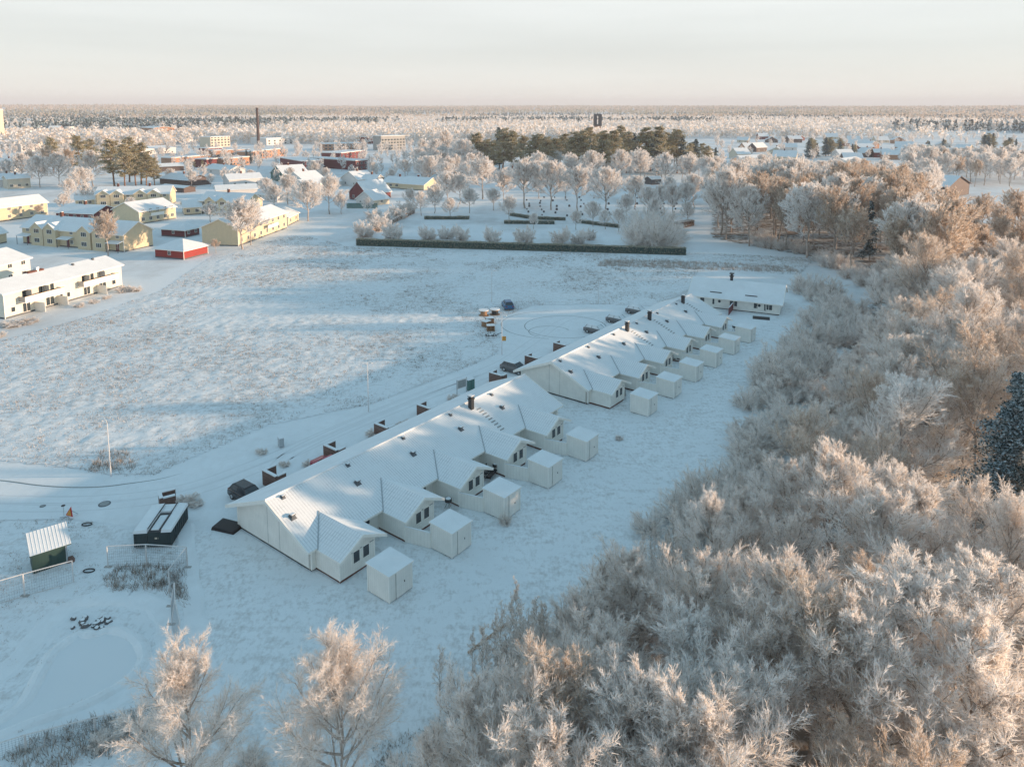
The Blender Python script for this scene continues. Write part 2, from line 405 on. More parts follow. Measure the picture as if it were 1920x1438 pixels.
def bank(name, pts, w0, h, m):
    n = len(pts); mb = MB(); prof = [(-.5, 0), (-.3, .6), (-.05, 1), (.2, .75), (.5, 0)]; rows = []
    for i, p in enumerate(pts):
        d = pts[(i + 1) % n] - pts[(i - 1) % n]; d.normalize(); q = Vector((-d.y, d.x, 0)); k = 1 + .35 * math.sin(i * 1.7) * math.sin(i * .6)
        rows.append([(p.x + q.x * a * w0, p.y + q.y * a * w0, .03 + h * b_ * k) for a, b_ in prof])
    for i in range(n):
        for j in range(4): mb.face([rows[i][j], rows[(i + 1) % n][j], rows[(i + 1) % n][j + 1], rows[i][j + 1]])
    o = mb.build(name, m, None, True); return tag(o, kind='structure')
def ribbon(name, pts, w0, z, m):
    """a strip of trodden or driven snow whose sides slope down into the ground"""
    mb = MB(); rows = []
    for i, p in enumerate(pts):
        d = (pts[min(i + 1, len(pts) - 1)] - pts[max(i - 1, 0)]); d.z = 0; d.normalize(); n = Vector((-d.y, d.x, 0)); k = 1 + .1 * math.sin(i * 1.3)
        rows.append([(p.x - n.x * w0 * a * k, p.y - n.y * w0 * a * k, zz) for a, zz in ((.65, .004), (.42, z), (-.42, z), (-.65, .004))])
    for i in range(len(pts) - 1):
        for j in range(3): mb.face([rows[i][j], rows[i + 1][j], rows[i + 1][j + 1], rows[i][j + 1]])
    return tag(mb.build(name, m, None, True), kind='structure')
def smooth_pts(pts, k=6):
    out = []
    n = len(pts)
    for i in range(n - 1):
        p0, p1, p2, p3 = pts[max(i - 1, 0)], pts[i], pts[i + 1], pts[min(i + 2, n - 1)]
        for j in range(k):
            t = j / k; out.append(.5 * ((2 * p1) + (p2 - p0) * t + (2 * p0 - 5 * p1 + 4 * p2 - p3) * t * t + (3 * p1 - p0 - 3 * p2 + p3) * t ** 3))
    out.append(pts[-1]); return out
ribbon('path', smooth_pts([g(345, 985), g(352, 1060), g(362, 1130), g(375, 1220), g(400, 1330), g(440, 1460)]), 1.3, .09, MT['snow_path'])
ribbon('path', smooth_pts([g(-150, 1470), g(0, 1400), g(120, 1352), g(230, 1308), g(300, 1240), g(318, 1190), g(300, 1140), g(240, 1120)]), 1.5, .09, MT['snow_path'])
bank('pond_bank', smooth_pts(POND + [POND[0]], 3)[:-1], 1.1, .28, MT['snow_path'])
ribbon('path', smooth_pts([g(240, 1120), g(150, 1130), g(90, 1170), g(40, 1230), g(-30, 1290)]), 1.6, .092, MT['snow_path'])
# dark low kerb along the bend of the road
mb = MB(); kp = smooth_pts([g(-120, 893), g(0, 901), g(70, 910), g(130, 914), g(190, 913), g(240, 907), g(300, 898), g(345, 886)], 5)
mb.tube([(p.x, p.y, .02 - .07 * max(0, (i - len(kp) * .6) / (len(kp) * .4))) for i, p in enumerate(kp)], .06, 5); tag(mb.build('kerb', MT['seam']), kind='structure')
# yard in front of the end house, swept snow
poly_sheet('yard', [uv(85.5, -12), uv(93.5, -11.5), uv(97.2, -1.4), uv(88, -1.5)], .055, MT['snow_path'])
# wheel tracks in the turning circle
for r_, c_, a0, a1 in ((6.5, gp(1060, 612), 0, 6.0), (3.2, gp(1030, 622), .3, 4.2), (8.2, gp(1035, 608), 1.5, 4.6)):
    pts = [c_ + Vector((math.cos(a0 + (a1 - a0) * i / 30) * r_ * 1.1, math.sin(a0 + (a1 - a0) * i / 30) * r_, 0)) for i in range(31)]
    ribbon('wheel_track', pts, .13, .02, MT['seam'])
WOODP = [g(700, 1700), g(860, 1470), g(1000, 1335), g(1120, 1225), g(1330, 1075), g(1440, 900), g(1490, 800), g(1550, 690), g(1610, 600), g(1640, 545), g(1560, 500), g(1535, 486), g(1330, 447),
         g(1335, 385), g(1640, 372), g(1740, 402), Vector((170, 215, 0)), Vector((190, 150, 0)), Vector((60, 10, 0))]
rough_sheet('wood_floor', WOODP, 1.2, .3, MT['forest_floor'], .03, 2.2, 14)

def tracks(pts, m=MT['seam']):
    """pair of faint wheel ruts pressed into the snow of the road"""
    P = smooth_pts(pts, 8)
    for off in (-.75, .75):
        q = []
        for i, p in enumerate(P):
            d = P[min(i + 1, len(P) - 1)] - P[max(i - 1, 0)]; d.normalize(); q.append(p + Vector((-d.y, d.x, 0)) * off)
        ribbon('wheel_track', q, .2, .017, m)
rut = snow_mat('wheel_rut_snow', .1, 1.5, .3, .03, k=.90)
tracks([g(-60, 935), g(150, 938), g(330, 918), g(480, 868), g(640, 800), g(800, 735), g(930, 685), g(1000, 640), g(1060, 600), g(1120, 590)], rut)
tracks([g(-60, 950), g(150, 950), g(330, 930), g(490, 876), g(650, 806), g(810, 741), g(940, 695)], rut)
tracks([uv(6, -24), uv(9, -26.5), uv(14, -27.5), uv(22, -27.6), uv(34, -27)], rut)
# ================================================================== TERRACED HOUSES
def window_mesh(wd, ht, bars=1, name='window', m=('white_paint', 'glass')):
    key = (wd, ht, bars, m)
    if key in WM: return WM[key]
    mb = MB(); t = .07
    mb.box(-wd / 2, wd / 2, -.03, .02, 0, t); mb.box(-wd / 2, wd / 2, -.03, .02, ht - t, ht)
    mb.box(-wd / 2, -wd / 2 + t, -.03, .02, t, ht - t); mb.box(wd / 2 - t, wd / 2, -.03, .02, t, ht - t)
    for k in range(1, bars):
        x = -wd / 2 + wd * k / bars; mb.box(x - t / 2, x + t / 2, -.027, .018, t, ht - t)
    mb.box(-wd / 2 + t, wd / 2 - t, -.005, .01, t, ht - t, 1)
    o = mb.build(name, [MT[m[0]], MT[m[1]]]); me = o.data; bpy.data.objects.remove(o); WM[key] = me; return me
WM = {}
def window(parent, x, y, z, wd, ht, rz=0, bars=1, m=('white_paint', 'glass'), name='window'):
    o = put(name, window_mesh(wd, ht, bars, 'window', m), parent); o.location = (x, y, z); o.rotation_euler = (0, 0, rz); return o
PITCH = 7.16
def terraced_row(U0, n, label, chim):
    """n joined units; local x runs along the row, local y away from the wood"""
    Lr = n * PITCH - .8
    root = empty('terraced_house', uv(U0, 0), PHI, label, 'terraced house', 'rows of white terraced houses')
    RY, RZ, EL, ER, SL = 13.35, 4.75, 19.6, 7.55, .44
    zr = lambda y: RZ - SL * abs(y - RY) if y < RY else RZ - .415 * (y - RY)
    T = .2
    w_ = MB()
    for x, sgn in ((-1.2, -1), (Lr, 1)):
        pts = [(x, 18.7, .22), (x, 7.95, .22), (x, 7.95, zr(7.95) - T), (x, RY, RZ - T), (x, 18.7, zr(18.7) - T)]
        w_.face(pts if sgn < 0 else pts[::-1])
        q = [(x, 18.62, -.05), (x, 8.05, -.05), (x, 8.05, .22), (x, 18.62, .22)]
        xx = x - sgn * .06
        w_.face([(xx, p[1], p[2]) for p in (q if sgn < 0 else q[::-1])], 1)
        if sgn < 0:
            for y, wd in ((12.3, .03), (14.0, .03)): w_.box(x - .012, x - .002, y, y + wd, .25, zr(y) - T - .02, 2)
            w_.box(x - .035, x + .06, 18.6, 18.72, .22, zr(18.7) - T, 3); w_.box(x - .03, x + .06, 7.93, 8.05, .22, zr(7.95) - T, 3)
    w_.face([(-1.2, 18.7, -.05), (-1.2, 18.7, zr(18.7) - T), (Lr, 18.7, zr(18.7) - T), (Lr, 18.7, -.05)])
    w_.face([(-1.2, 8.35, -.05), (Lr, 8.35, -.05), (Lr, 8.35, zr(8.35) - T), (-1.2, 8.35, zr(8.35) - T)])
    w_.box(-1.2, -.76, 7.95, 8.34, .22, zr(7.95) - T); w_.box(Lr - .3, Lr, 7.95, 8.34, .22, zr(7.95) - T)
    w_.build('wall', [MT['white_clad'], MT['dark'], MT['seam'], MT['white_paint']], root)
    r = MB(); x0, x1 = -1.8, Lr + .55
    zER, zEL = RZ - SL * (RY - ER), RZ - .415 * (EL - RY)
    r.slab([(x0, ER, zER), (x1, ER, zER), (x1, RY, RZ), (x0, RY, RZ)], .17, 0, 1)
    r.slab([(x0, RY, RZ), (x1, RY, RZ), (x1, EL, zEL), (x0, EL, zEL)], .17, 2, 1)
    for yy, z_ in ((ER, zER), (EL, zEL)):     # barge boards
        for xb in (x0, x1):
            a = (xb - .04, yy, z_ + .01); b = (xb - .04, RY, RZ + .01)
            r.hexa([(xb - .05, yy, z_ - .30), (xb + .03, yy, z_ - .30), (xb + .03, RY, RZ - .30), (xb - .05, RY, RZ - .30)],
                   [(xb - .05, yy, z_ + .035), (xb + .03, yy, z_ + .035), (xb + .03, RY, RZ + .035), (xb - .05, RY, RZ + .035)], 1)
    r.tube([(x0, RY, RZ + .02), (x1, RY, RZ + .02)], .1, 6, 2)
    rf = r.build('roof', [MT['roof'], MT['white_paint'], MT['snow_obj']], root)
    gt = MB(); gt.tube([(x0 + .1, EL + .05, zEL - .12), (x1 - .1, EL + .05, zEL - .12)], .07, 6); gt.build('gutter', MT['white_paint'], rf)
    def vent(x, y, s):
        z = zr(y); b = MB()
        b.box(-.16 * s, .16 * s, -.16 * s, .16 * s, -.15, .28 * s); b.box(-.25 * s, .25 * s, -.25 * s, .25 * s, .28 * s, .34 * s); b.box(-.2 * s, .2 * s, -.2 * s, .2 * s, .345 * s, .42 * s, 1)
        b.hexa([(-.34 * s, -.3 * s, -.13 * s), (.34 * s, -.3 * s, -.13 * s), (.34 * s, .3 * s, .05 * s + .13), (-.34 * s, .3 * s, .05 * s + .13)], [(-.2 * s, -.2 * s, .06), (.2 * s, -.2 * s, .06), (.2 * s, .2 * s, .2), (-.2 * s, .2 * s, .2)])
        o = b.build('roof_vent', [MT['plinth'], MT['snow_obj']], rf); o.location = (x, y, z)
    for i in range(n):
        vent(i * PITCH - .9 + (.0 if i else .05), 10.85, .85); vent(i * PITCH - .35, 12.85, .6)
    for (cx, h, s) in chim:
        b = MB(); b.box(-.24, .24, -.24, .24, -.3, .85 * h); b.box(-.31, .31, -.31, .31, .85 * h, .95 * h); b.box(-.2, .2, -.2, .2, .95 * h, 1.1 * h); b.box(-.3, .3, -.3, .3, 1.1 * h, 1.16 * h, 0)
        b.box(-.27, .27, -.27, .27, 1.163 * h, 1.24 * h, 1)
        o = b.build('chimney', [MT['black'], MT['snow_obj']], rf); o.location = (cx, 12.5, zr(12.5)); 
        st = MB()   # roof ladder below the chimney
        for k in range(9):
            y = 12.0 - k * .42; z = zr(y); st.box(cx + .45, cx + 1.05, y - .05, y + .05, z - .02, z + .07)
        st.build('roof_ladder', MT['seam'], rf)
    for i in range(n):
        X = i * PITCH
        a, b_, c_ = X - .75, X + 2.95, X + 1.4
        RZ2 = 3.38; zl = lambda x: RZ2 - .53 * (c_ - x) if x < c_ else RZ2 - .45 * (x - c_)
        wg = MB(); yF = 4.95; t2 = .15
        wg.face([(a, yF, .24), (b_, yF, .24), (b_, yF, zl(b_) - t2), (c_, yF, RZ2 - t2), (a, yF, zl(a) - t2)])
        wg.face([(a, 8.6, .24), (a, yF, .24), (a, yF, zl(a) - t2), (a, 8.6, zl(a) - t2)])
        wg.face([(b_, yF, .24), (b_, 8.6, .24), (b_, 8.6, zl(b_) - t2), (b_, yF, zl(b_) - t2)])
        wg.box(a + .06, b_ - .06, yF + .06, 8.6, -.05, .238, 1)
        wg.box(a - .03, a + .1, yF - .03, yF + .08, .24, zl(a) - t2, 2); wg.box(b_ - .1, b_ + .03, yF - .03, yF + .08, .24, zl(b_) - t2, 2)
        wg.box(a + .1, b_ - .1, yF - .012, yF - .002, 2.02, 2.09, 3)
        wing = wg.build('wing', [MT['white_clad'], MT['rust'], MT['white_paint'], MT['seam']], root)
        wr = MB(); yf = 4.5; xl, xr = X - .98, X + 3.95; z1, z2 = zl(xl), zl(xr)
        yv = lambda z: RY - (RZ - z) / SL + .05
        wr.slab([(xl, yf, z1), (c_, yf, RZ2), (c_, yv(RZ2), RZ2), (xl, yv(z1), z1)], .14, 0, 1)
        wr.slab([(c_, yf, RZ2), (xr, yf, z2), (xr, yv(z2), z2), (c_, yv(RZ2), RZ2)], .14, 2, 1)
        for p, q in (((xl, z1), (c_, RZ2)), ((c_, RZ2), (xr, z2))):
            wr.hexa([(p[0], yf - .04, p[1] - .24), (q[0], yf - .04, q[1] - .24), (q[0], yf + .03, q[1] - .24), (p[0], yf + .03, p[1] - .24)],
                    [(p[0], yf - .04, p[1] + .03), (q[0], yf - .04, q[1] + .03), (q[0], yf + .03, q[1] + .03), (p[0], yf + .03, p[1] + .03)], 1)
        wr.build('wing_roof', [MT['wing_roof'], MT['white_paint'], MT['snow_obj']], wing)
        vb = MB(); vb.tube([(xl + .02, yv(z1) - .03, z1 + .04), (c_, yv(RZ2) - .03, RZ2 + .04)], .05, 5)
        vb.build('valley_flashing', MT['galv'], wing)
        dp = MB(); dp.tube([(b_ + .02, yF - .05, 2.3), (b_ + .35, yF - .12, 2.45), (xr - .1, yF - .3, z2 - .08)], .035, 5); dp.build('downpipe', MT['white_paint'], wing)
        window(wing, X + .98, yF - .02, .98, .78, 1.12); window(wing, X + 2.0, yF - .02, .98, .78, 1.12)
        if i < n - 1:
            window(root, X + 4.9, 8.33, 1.0, 1.1, 1.1); 
            d = MB(); d.box(-.45, .45, -.03, .02, 0, 2.0); d.box(-.3, .3, -.045, -.031, .9, 1.8, 1); dd = d.build('door', [MT['white_paint'], MT['glass']], root); dd.location = (X + 3.8 if i else X + 3.8, 8.33, .1)
        d = MB(); d.box(-.45, .45, -.02, .03, 0, 2.0); d.box(-.25, .25, .031, .045, 1.0, 1.8, 1); dd = d.build('door', [MT['teal'], MT['glass']], root); dd.location = (X + 2.0, 18.7, .1)
    return root
terraced_row(0, 5, 'nearest long white terraced house with snowy gabled wings and one black chimney', [(24.2, 1.25, 1)])
terraced_row(43.1, 6, 'middle white terraced house with six snowy wings and three chimneys on its sunlit roof', [(17.4, 1.25, 1), (24.8, 1.25, 1), (37.4, 1.2, 1)])

def end_house():
    A, B = uv(94.6, -17.2), uv(98.1, -1.35)
    rz = math.atan2(B.y - A.y, B.x - A.x); Ln = (B - A).length
    root = empty('terraced_house', A, rz, 'farthest white house set crosswise, plain snowy roof and round porthole windows', 'terraced house', 'rows of white terraced houses')
    D, EZ, RZ = 9.8, 2.35, 4.75; w_ = MB()
    w_.face([(0, 0, .2), (Ln, 0, .2), (Ln, 0, EZ), (0, 0, EZ)]); w_.face([(Ln, D, .2), (0, D, .2), (0, D, EZ), (Ln, D, EZ)])
    for x, o_ in ((0, 1), (Ln, 0)):
        p = [(x, D, .2), (x, 0, .2), (x, 0, EZ), (x, D / 2, RZ - .17), (x, D, EZ)]; w_.face(p if o_ else p[::-1])
    w_.box(.08, Ln - .08, .08, D - .08, -.05, .198, 1)
    for k in (.25, .5, .75): w_.box(Ln * k, Ln * k + .05, -.03, -.002, .2, EZ, 2)
    w_.box(-.03, .1, -.03, .1, .2, EZ, 2); w_.box(Ln - .1, Ln + .03, -.03, .1, .2, EZ, 2)
    w_.build('wall', [MT['white_clad'], MT['dark'], MT['white_paint']], root)
    r = MB(); s = (RZ - EZ) / (D / 2); o_ = .6
    r.slab([(-o_, -o_, EZ + .12 - s * o_), (Ln + o_, -o_, EZ + .12 - s * o_), (Ln + o_, D / 2, RZ), (-o_, D / 2, RZ)], .17, 0, 1)
    r.slab([(-o_, D / 2, RZ), (Ln + o_, D / 2, RZ), (Ln + o_, D + o_, EZ + .12 - s * o_), (-o_, D + o_, EZ + .12 - s * o_)], .17, 0, 1)
    for ya, za, yb, zb in ((-o_, EZ + .12 - s * o_, D / 2, RZ), (D / 2, RZ, D + o_, EZ + .12 - s * o_)):
        for xb in (-o_, Ln + o_): r.hexa([(xb - .04, ya, za - .28), (xb + .04, ya, za - .28), (xb + .04, yb, zb - .28), (xb - .04, yb, zb - .28)], [(xb - .04, ya, za + .03), (xb + .04, ya, za + .03), (xb + .04, yb, zb + .03), (xb - .04, yb, zb + .03)], 1)
    rf = r.build('roof', [MT['snow_obj'], MT['white_paint']], root)
    b = MB(); b.box(-.25, .25, -.25, .25, -.3, .7); b.box(-.4, .4, -.4, .4, .7, .8); b.box(-.2, .2, -.2, .2, .8, 1.2); b.box(-.42, .42, -.42, .42, 1.2, 1.32); b.build('chimney', MT['black'], rf).location = (Ln * .42, D / 2, RZ)
    for x in (Ln * .28, Ln * .68):
        b = MB(); b.box(-1.1, 1.1, -.06, .06, -.02, .12); b.build('snow_guard', MT['dark'], rf).location = (x, .9, EZ + .12 + s * .9)
    for x, wd, ht, z in ((2.2, .9, 1.0, 1.0), (4.3, .5, 1.3, .75), (8.0, 1.5, 1.1, .8), (12.0, .8, 1.2, .85), (13.5 - .7, .0, 0, 0), (13.7, .55, 1.4, .6), (16.4 - .3, 0, 0, 0), (16.0 - 1.0, 0, 0, 0)):
        if wd and x < Ln - .5: window(root, x, -.02, z, wd, ht, bars=1 if wd < 1.2 else 2)
    window(root, Ln - 1.9, -.02, .8, 1.3, 1.1, bars=2)
    for x in (5.4, Ln - 3.6, 12.9 - .9):
        b = MB(); b.tube([(x, -.06, 1.5), (x, .01, 1.5)], .26, 14); b.tube([(x, -.065, 1.5), (x, -.05, 1.5)], .2, 14, 1); b.build('porthole_window', [MT['dark'], MT['glass']], root)
    return root
end_house()

# garden sheds and privacy walls
def shed_proto():
    root = empty('garden_shed')
    b = MB(); b.hexa([(.02, .02, .1), (2.45, .02, .1), (2.45, 2.5, .1), (.02, 2.5, .1)], [(.02, .02, 2.34), (2.45, .02, 2.34), (2.45, 2.5, 2.44), (.02, 2.5, 2.44)])
    b.box(.1, 2.4, .1, 2.4, -.05, .099, 1)  # near-black base paints in the shadow gap under the shed
    for x, y in ((0, 0), (2.4, 0), (0, 2.43)): b.box(x - .015, x + .09, y - .015, y + .09, .1, 2.3, 2)
    b.build('wall', [MT['white_clad'], MT['dark'], MT['white_paint']], root)
    r = MB(); r.slab([(-.1, -.12, 2.40), (2.57, -.12, 2.40), (2.57, 2.6, 2.52), (-.1, 2.6, 2.52)], .1, 0, 1); r.build('roof', [MT['snow_obj'], MT['white_paint']], root)
    d = MB(); d.box(.72, 1.72, -.03, .015, .12, 2.2); d.box(.70, .715, -.012, .01, .12, 2.22, 1); d.box(1.725, 1.74, -.012, .01, .12, 2.22, 1)
    dd = d.build('door', [MT['white_clad'], MT['seam']], root); h = MB(); h.box(1.55, 1.6, -.07, -.03, 1.1, 1.25); h.build('handle', MT['black'], dd)
    return root
sp_ = shed_proto(); index_kids(sp_); first = True
SL_ = ['nearest white garden shed, standing alone in front of the first wing', 'white garden shed joined by a low wall to the second wing of the nearest house', 'white garden shed beside the bush, third along the nearest house',
       'white garden shed with a sun glint on its door, fourth along the nearest house', 'white garden shed at the far end of the nearest house', 'white garden shed standing alone at the near end of the middle house',
       'second white garden shed along the middle house, sunlit upper door', 'third white garden shed along the middle house', 'fourth white garden shed along the middle house beside the black grill', 'fifth white garden shed along the middle house',
       'farthest white garden shed, below the crosswise end house']
WL_ = ['low white privacy wall between the second wing and its shed', 'low white privacy wall between the third wing and its shed', 'low white privacy wall between the fourth wing and its shed', 'low white privacy wall at the far end of the nearest house', '',
       'low white privacy wall by the second shed of the middle house', 'low white privacy wall by the third shed of the middle house', 'low white privacy wall by the fourth shed of the middle house', 'low white privacy wall by the fifth shed of the middle house', 'low white privacy wall by the farthest shed']
k = 0
for U0, n in ((0, 5), (43.15, 6)):
    for i in range(n):
        o = sp_ if first else copy_tree(sp_); first = False
        o.location = uv(U0 + i * PITCH, 0); o.rotation_euler = (0, 0, PHI); tag(o, SL_[k], 'shed', 'white garden sheds behind the houses')
        if i:
            b = MB(); b.hexa([(-.06, 0, .08), (.0, 0, .08), (.66, -2.43, .08), (.6, -2.43, .08)], [(-.06, 0, 1.5), (.0, 0, 1.5), (.66, -2.43, 1.5), (.6, -2.43, 1.5)]); b.box(0, .01, -.01, 0, 0, .08)
            b.hexa([(-.1, 0, 1.5), (.04, 0, 1.5), (.70, -2.43, 1.5), (.56, -2.43, 1.5)], [(-.1, 0, 1.56), (.04, 0, 1.56), (.70, -2.43, 1.56), (.56, -2.43, 1.56)], 1)
            ww = b.build('privacy_wall', [MT['white_clad'], MT['snow_obj']]); ww.location = uv(U0 + i * PITCH - .68, -4.93); ww.rotation_euler = (0, 0, PHI)
            tag(ww, WL_[k - 1], 'wall', 'privacy walls between wings and sheds')
        k += 1
# ================================================================== TREES
def nrm(a): return a / (np.linalg.norm(a, axis=-1, keepdims=True) + 1e-9)
def interp(P, t):
    """P (N,p,3), t (N,k) -> points and tangents (N,k,3)"""
    n, p, _ = P.shape; f = t * (p - 1); i = np.clip(f.astype(int), 0, p - 2); fr = (f - i)[..., None]
    a = np.take_along_axis(P, i[..., None].repeat(3, -1), 1); b = np.take_along_axis(P, (i + 1)[..., None].repeat(3, -1), 1)
    return a + (b - a) * fr, nrm(b - a)
def children(P, Ln, k, r, t0, t1, lf, ang, curve, npts, wob=.12, taper=.6, even=False):
    """k child branches per parent; ang = angle off the parent; curve = pull towards +z (or down if negative)"""
    N = len(P)
    t = (np.arange(k)[None, :] + r.random((N, k))) / k * (t1 - t0) + t0 if even else r.uniform(t0, t1, (N, k))
    o, tg = interp(P, t); o = o.reshape(-1, 3); tg = tg.reshape(-1, 3); t = t.ravel()
    q = nrm(np.cross(tg, r.normal(size=tg.shape))); an = (ang * r.uniform(.7, 1.3, len(t)))[:, None]
    d = nrm(tg * np.cos(an) + q * np.sin(an))
    ln = np.repeat(Ln, k) * lf * (1 - taper * t) * r.uniform(.7, 1.25, len(t))
    pts = [o]; c = np.asarray(curve, float)
    for i in range(npts - 1):
        pts.append(pts[-1] + d * (ln / (npts - 1))[:, None]); d = nrm(d + np.array([0, 0, 1.]) * c / (npts - 1) + r.normal(size=d.shape) * wob)
    return np.stack(pts, 1), ln
class Geo:
    def __init__(s): s.V = []; s.Q = []; s.T = []; s.mq = []; s.mt = []; s.n = 0
    def tube(s, P, r0, r1, k, m, rng):
        N, p, _ = P.shape
        tg = np.concatenate([P[:, 1:] - P[:, :-1], P[:, -1:] - P[:, -2:-1]], 1); tg = nrm(tg)
        a = nrm(np.cross(tg, np.array([.31, .22, .93]) + 0 * tg)); b = np.cross(tg, a)
        rr = (np.asarray(r0)[:, None] + (np.asarray(r1) - np.asarray(r0))[:, None] * np.linspace(0, 1, p)[None])[..., None]
        th = 2 * np.pi * np.arange(k) / k
        V = np.stack([P + a * rr * np.cos(x) + b * rr * np.sin(x) for x in th], 2)   # N,p,k,3
        I = (np.arange(N * p * k) + s.n).reshape(N, p, k)
        J = np.roll(I, -1, 2)
        q = np.stack([I[:, :-1], J[:, :-1], J[:, 1:], I[:, 1:]], -1).reshape(-1, 4)
        s.V.append(V.reshape(-1, 3)); s.n += N * p * k; s.Q.append(q); s.mq.append(np.full(len(q), m) if np.isscalar(m) else np.repeat(m, (p - 1) * k))
    def ribbon(s, P, w0, w1, m, rng):
        N, p, _ = P.shape
        tg = nrm(P[:, -1] - P[:, 0]); a = nrm(np.cross(tg, rng.normal(size=tg.shape)))[:, None]
        ww = np.linspace(w0, w1, p)[None, :, None] / 2
        V = np.stack([P - a * ww, P + a * ww], 2); I = (np.arange(N * p * 2) + s.n).reshape(N, p, 2)
        q = np.stack([I[:, :-1, 0], I[:, :-1, 1], I[:, 1:, 1], I[:, 1:, 0]], -1).reshape(-1, 4)
        s.V.append(V.reshape(-1, 3)); s.n += N * p * 2; s.Q.append(q); s.mq.append(np.repeat(m, p - 1))
    def blades(s, o, d, ln, wd, m, rng):
        a = nrm(np.cross(d, rng.normal(size=d.shape))) * (wd / 2)[:, None]
        V = np.stack([o - a, o + a, o + d * ln[:, None]], 1); I = (np.arange(len(o) * 3) + s.n).reshape(-1, 3)
        s.V.append(V.reshape(-1, 3)); s.n += len(o) * 3; s.T.append(I); s.mt.append(m)
    def cards(s, o, size, m, rng, flat=.0):
        n = nrm(rng.normal(size=o.shape) + np.array([0, 0, flat])); a = nrm(np.cross(n, rng.normal(size=o.shape))); b = np.cross(n, a)
        sz = size[:, None]
        V = np.stack([o - a * sz * .5, o + b * sz * .32, o + a * sz * .6, o - b * sz * .3], 1); I = (np.arange(len(o) * 4) + s.n).reshape(-1, 4)
        s.V.append(V.reshape(-1, 3)); s.n += len(o) * 4; s.Q.append(I); s.mq.append(m)
    def mesh(s, name, mats):
        V = np.concatenate(s.V); T = np.concatenate(s.T) if s.T else None; Q = np.concatenate(s.Q) if s.Q else None
        mi = np.concatenate((s.mt if s.T else []) + (s.mq if s.Q else []))
        return npmesh(name, V, T, [MT[m] for m in mats], mi, Q)
def pick(rng, n, w):
    return rng.choice(len(w), n, p=np.array(w) / sum(w))
def bare_tree(seed, H=12., R=4., base=.22, n1=26, n2=9, n3=6, n4=5, ang1=1.0, up=.5, droop=.0, tw=.035, mats=('frost', 'frost_pale', 'twig'), wts=(5, 3, 2), shape='round', r0=.16, stems=1, lean=.12, one=False, twl=.5):
    r = np.random.default_rng(seed)
    g1, g2 = Geo(), Geo()
    if stems == 1:
        z = np.linspace(0, H * .93, 8); xy = np.cumsum(r.normal(size=(8, 2)) * lean * H / 12, 0); xy -= xy[0]
        P0 = np.concatenate([xy, z[:, None]], 1)[None]; L0 = np.array([H])
    else:
        a = r.uniform(0, 2 * np.pi, stems); t = np.sqrt(r.random(stems)) * np.arctan2(R, H) * 1.15
        d = np.stack([np.cos(a) * np.sin(t), np.sin(a) * np.sin(t), np.cos(t)], 1); ln = H * r.uniform(.75, 1.0, stems) / np.maximum(np.cos(t), .7) * .9
        pts = [d * 0 + np.stack([np.cos(a), np.sin(a), 0 * a], 1) * r.uniform(.05, .4, stems)[:, None]]
        for i in range(5): pts.append(pts[-1] + d * (ln / 5)[:, None]); d = nrm(d + r.normal(size=d.shape) * .08 + np.array([0, 0, .08]))
        P0 = np.stack(pts, 1); L0 = ln
    g1.tube(P0, np.full(len(P0), r0), np.full(len(P0), r0 * .12), 6 if stems == 1 else 4, 0, r)
    # limbs
    k = n1
    P1, L1 = children(P0, np.full(len(P0), 1.0), k, r, base, .98, 1, ang1, up, 6, .16, 0, True)
    # crown profile: rescale limb length by height
    t = (P1[:, 0, 2] / H - base) / (1 - base)
    t = np.clip(t, 0, 1)
    prof = {'round': np.sqrt(np.clip(1 - (1.7 * t - .75) ** 2 * .9, .05, 1)), 'oval': np.clip(1 - np.abs(t - .35) * 1.1, .25, 1), 'cone': np.clip(1.05 - t, .1, 1), 'fan': .35 + 0 * t}[shape]
    sc = (R * 1.15 * prof * r.uniform(.75, 1.15, len(t)))[:, None, None]
    P1 = P1[:, :1] + (P1 - P1[:, :1]) * sc; L1 = L1 * sc[:, 0, 0]
    rb = np.clip(L1 * .016, .02, .12)
    g1.tube(P1, rb, rb * .25, 4, 0, r)
    P2, L2 = children(P1, L1, n2, r, .18, .98, .42, .8, up * .5 - droop, 4, .18, .35, True)
    g1.tube(P2, np.full(len(P2), tw * .55), np.full(len(P2), tw * .3), 3, 0, r)
    P3, L3 = children(P2, L2, n3, r, .15, .98, .6, .75, -droop * 1.2 + .15, 3, .15, .3, True)
    g = g1 if one else g2; off = 1 if one else 0
    g.ribbon(P3, tw * 1.1, tw * .7, pick(r, len(P3), wts) + off, r)
    # fine twigs along the thin branches and at the tips
    for PP, LL, kk in ((P3, L3, n4), (P2, L2, n4)):
        N_ = len(PP); t = r.uniform(.1, 1, (N_, kk)); o, tg = interp(PP, t); o = o.reshape(-1, 3); tg = tg.reshape(-1, 3)
        d = nrm(tg + r.normal(size=tg.shape) * .75 + np.array([0, 0, .25 - droop]))
        ln = np.repeat(np.clip(LL, .25, 1.2), kk) * r.uniform(.35, .9, len(o)) * twl * 1.4
        g.blades(o, d, ln, np.full(len(o), tw * 1.15), pick(r, len(o), wts) + off, r)
    if one: return (g1.mesh('tree', ('bark',) + tuple(mats)),)
    return g1.mesh('trunk', ('bark',)), g2.mesh('crown', mats)
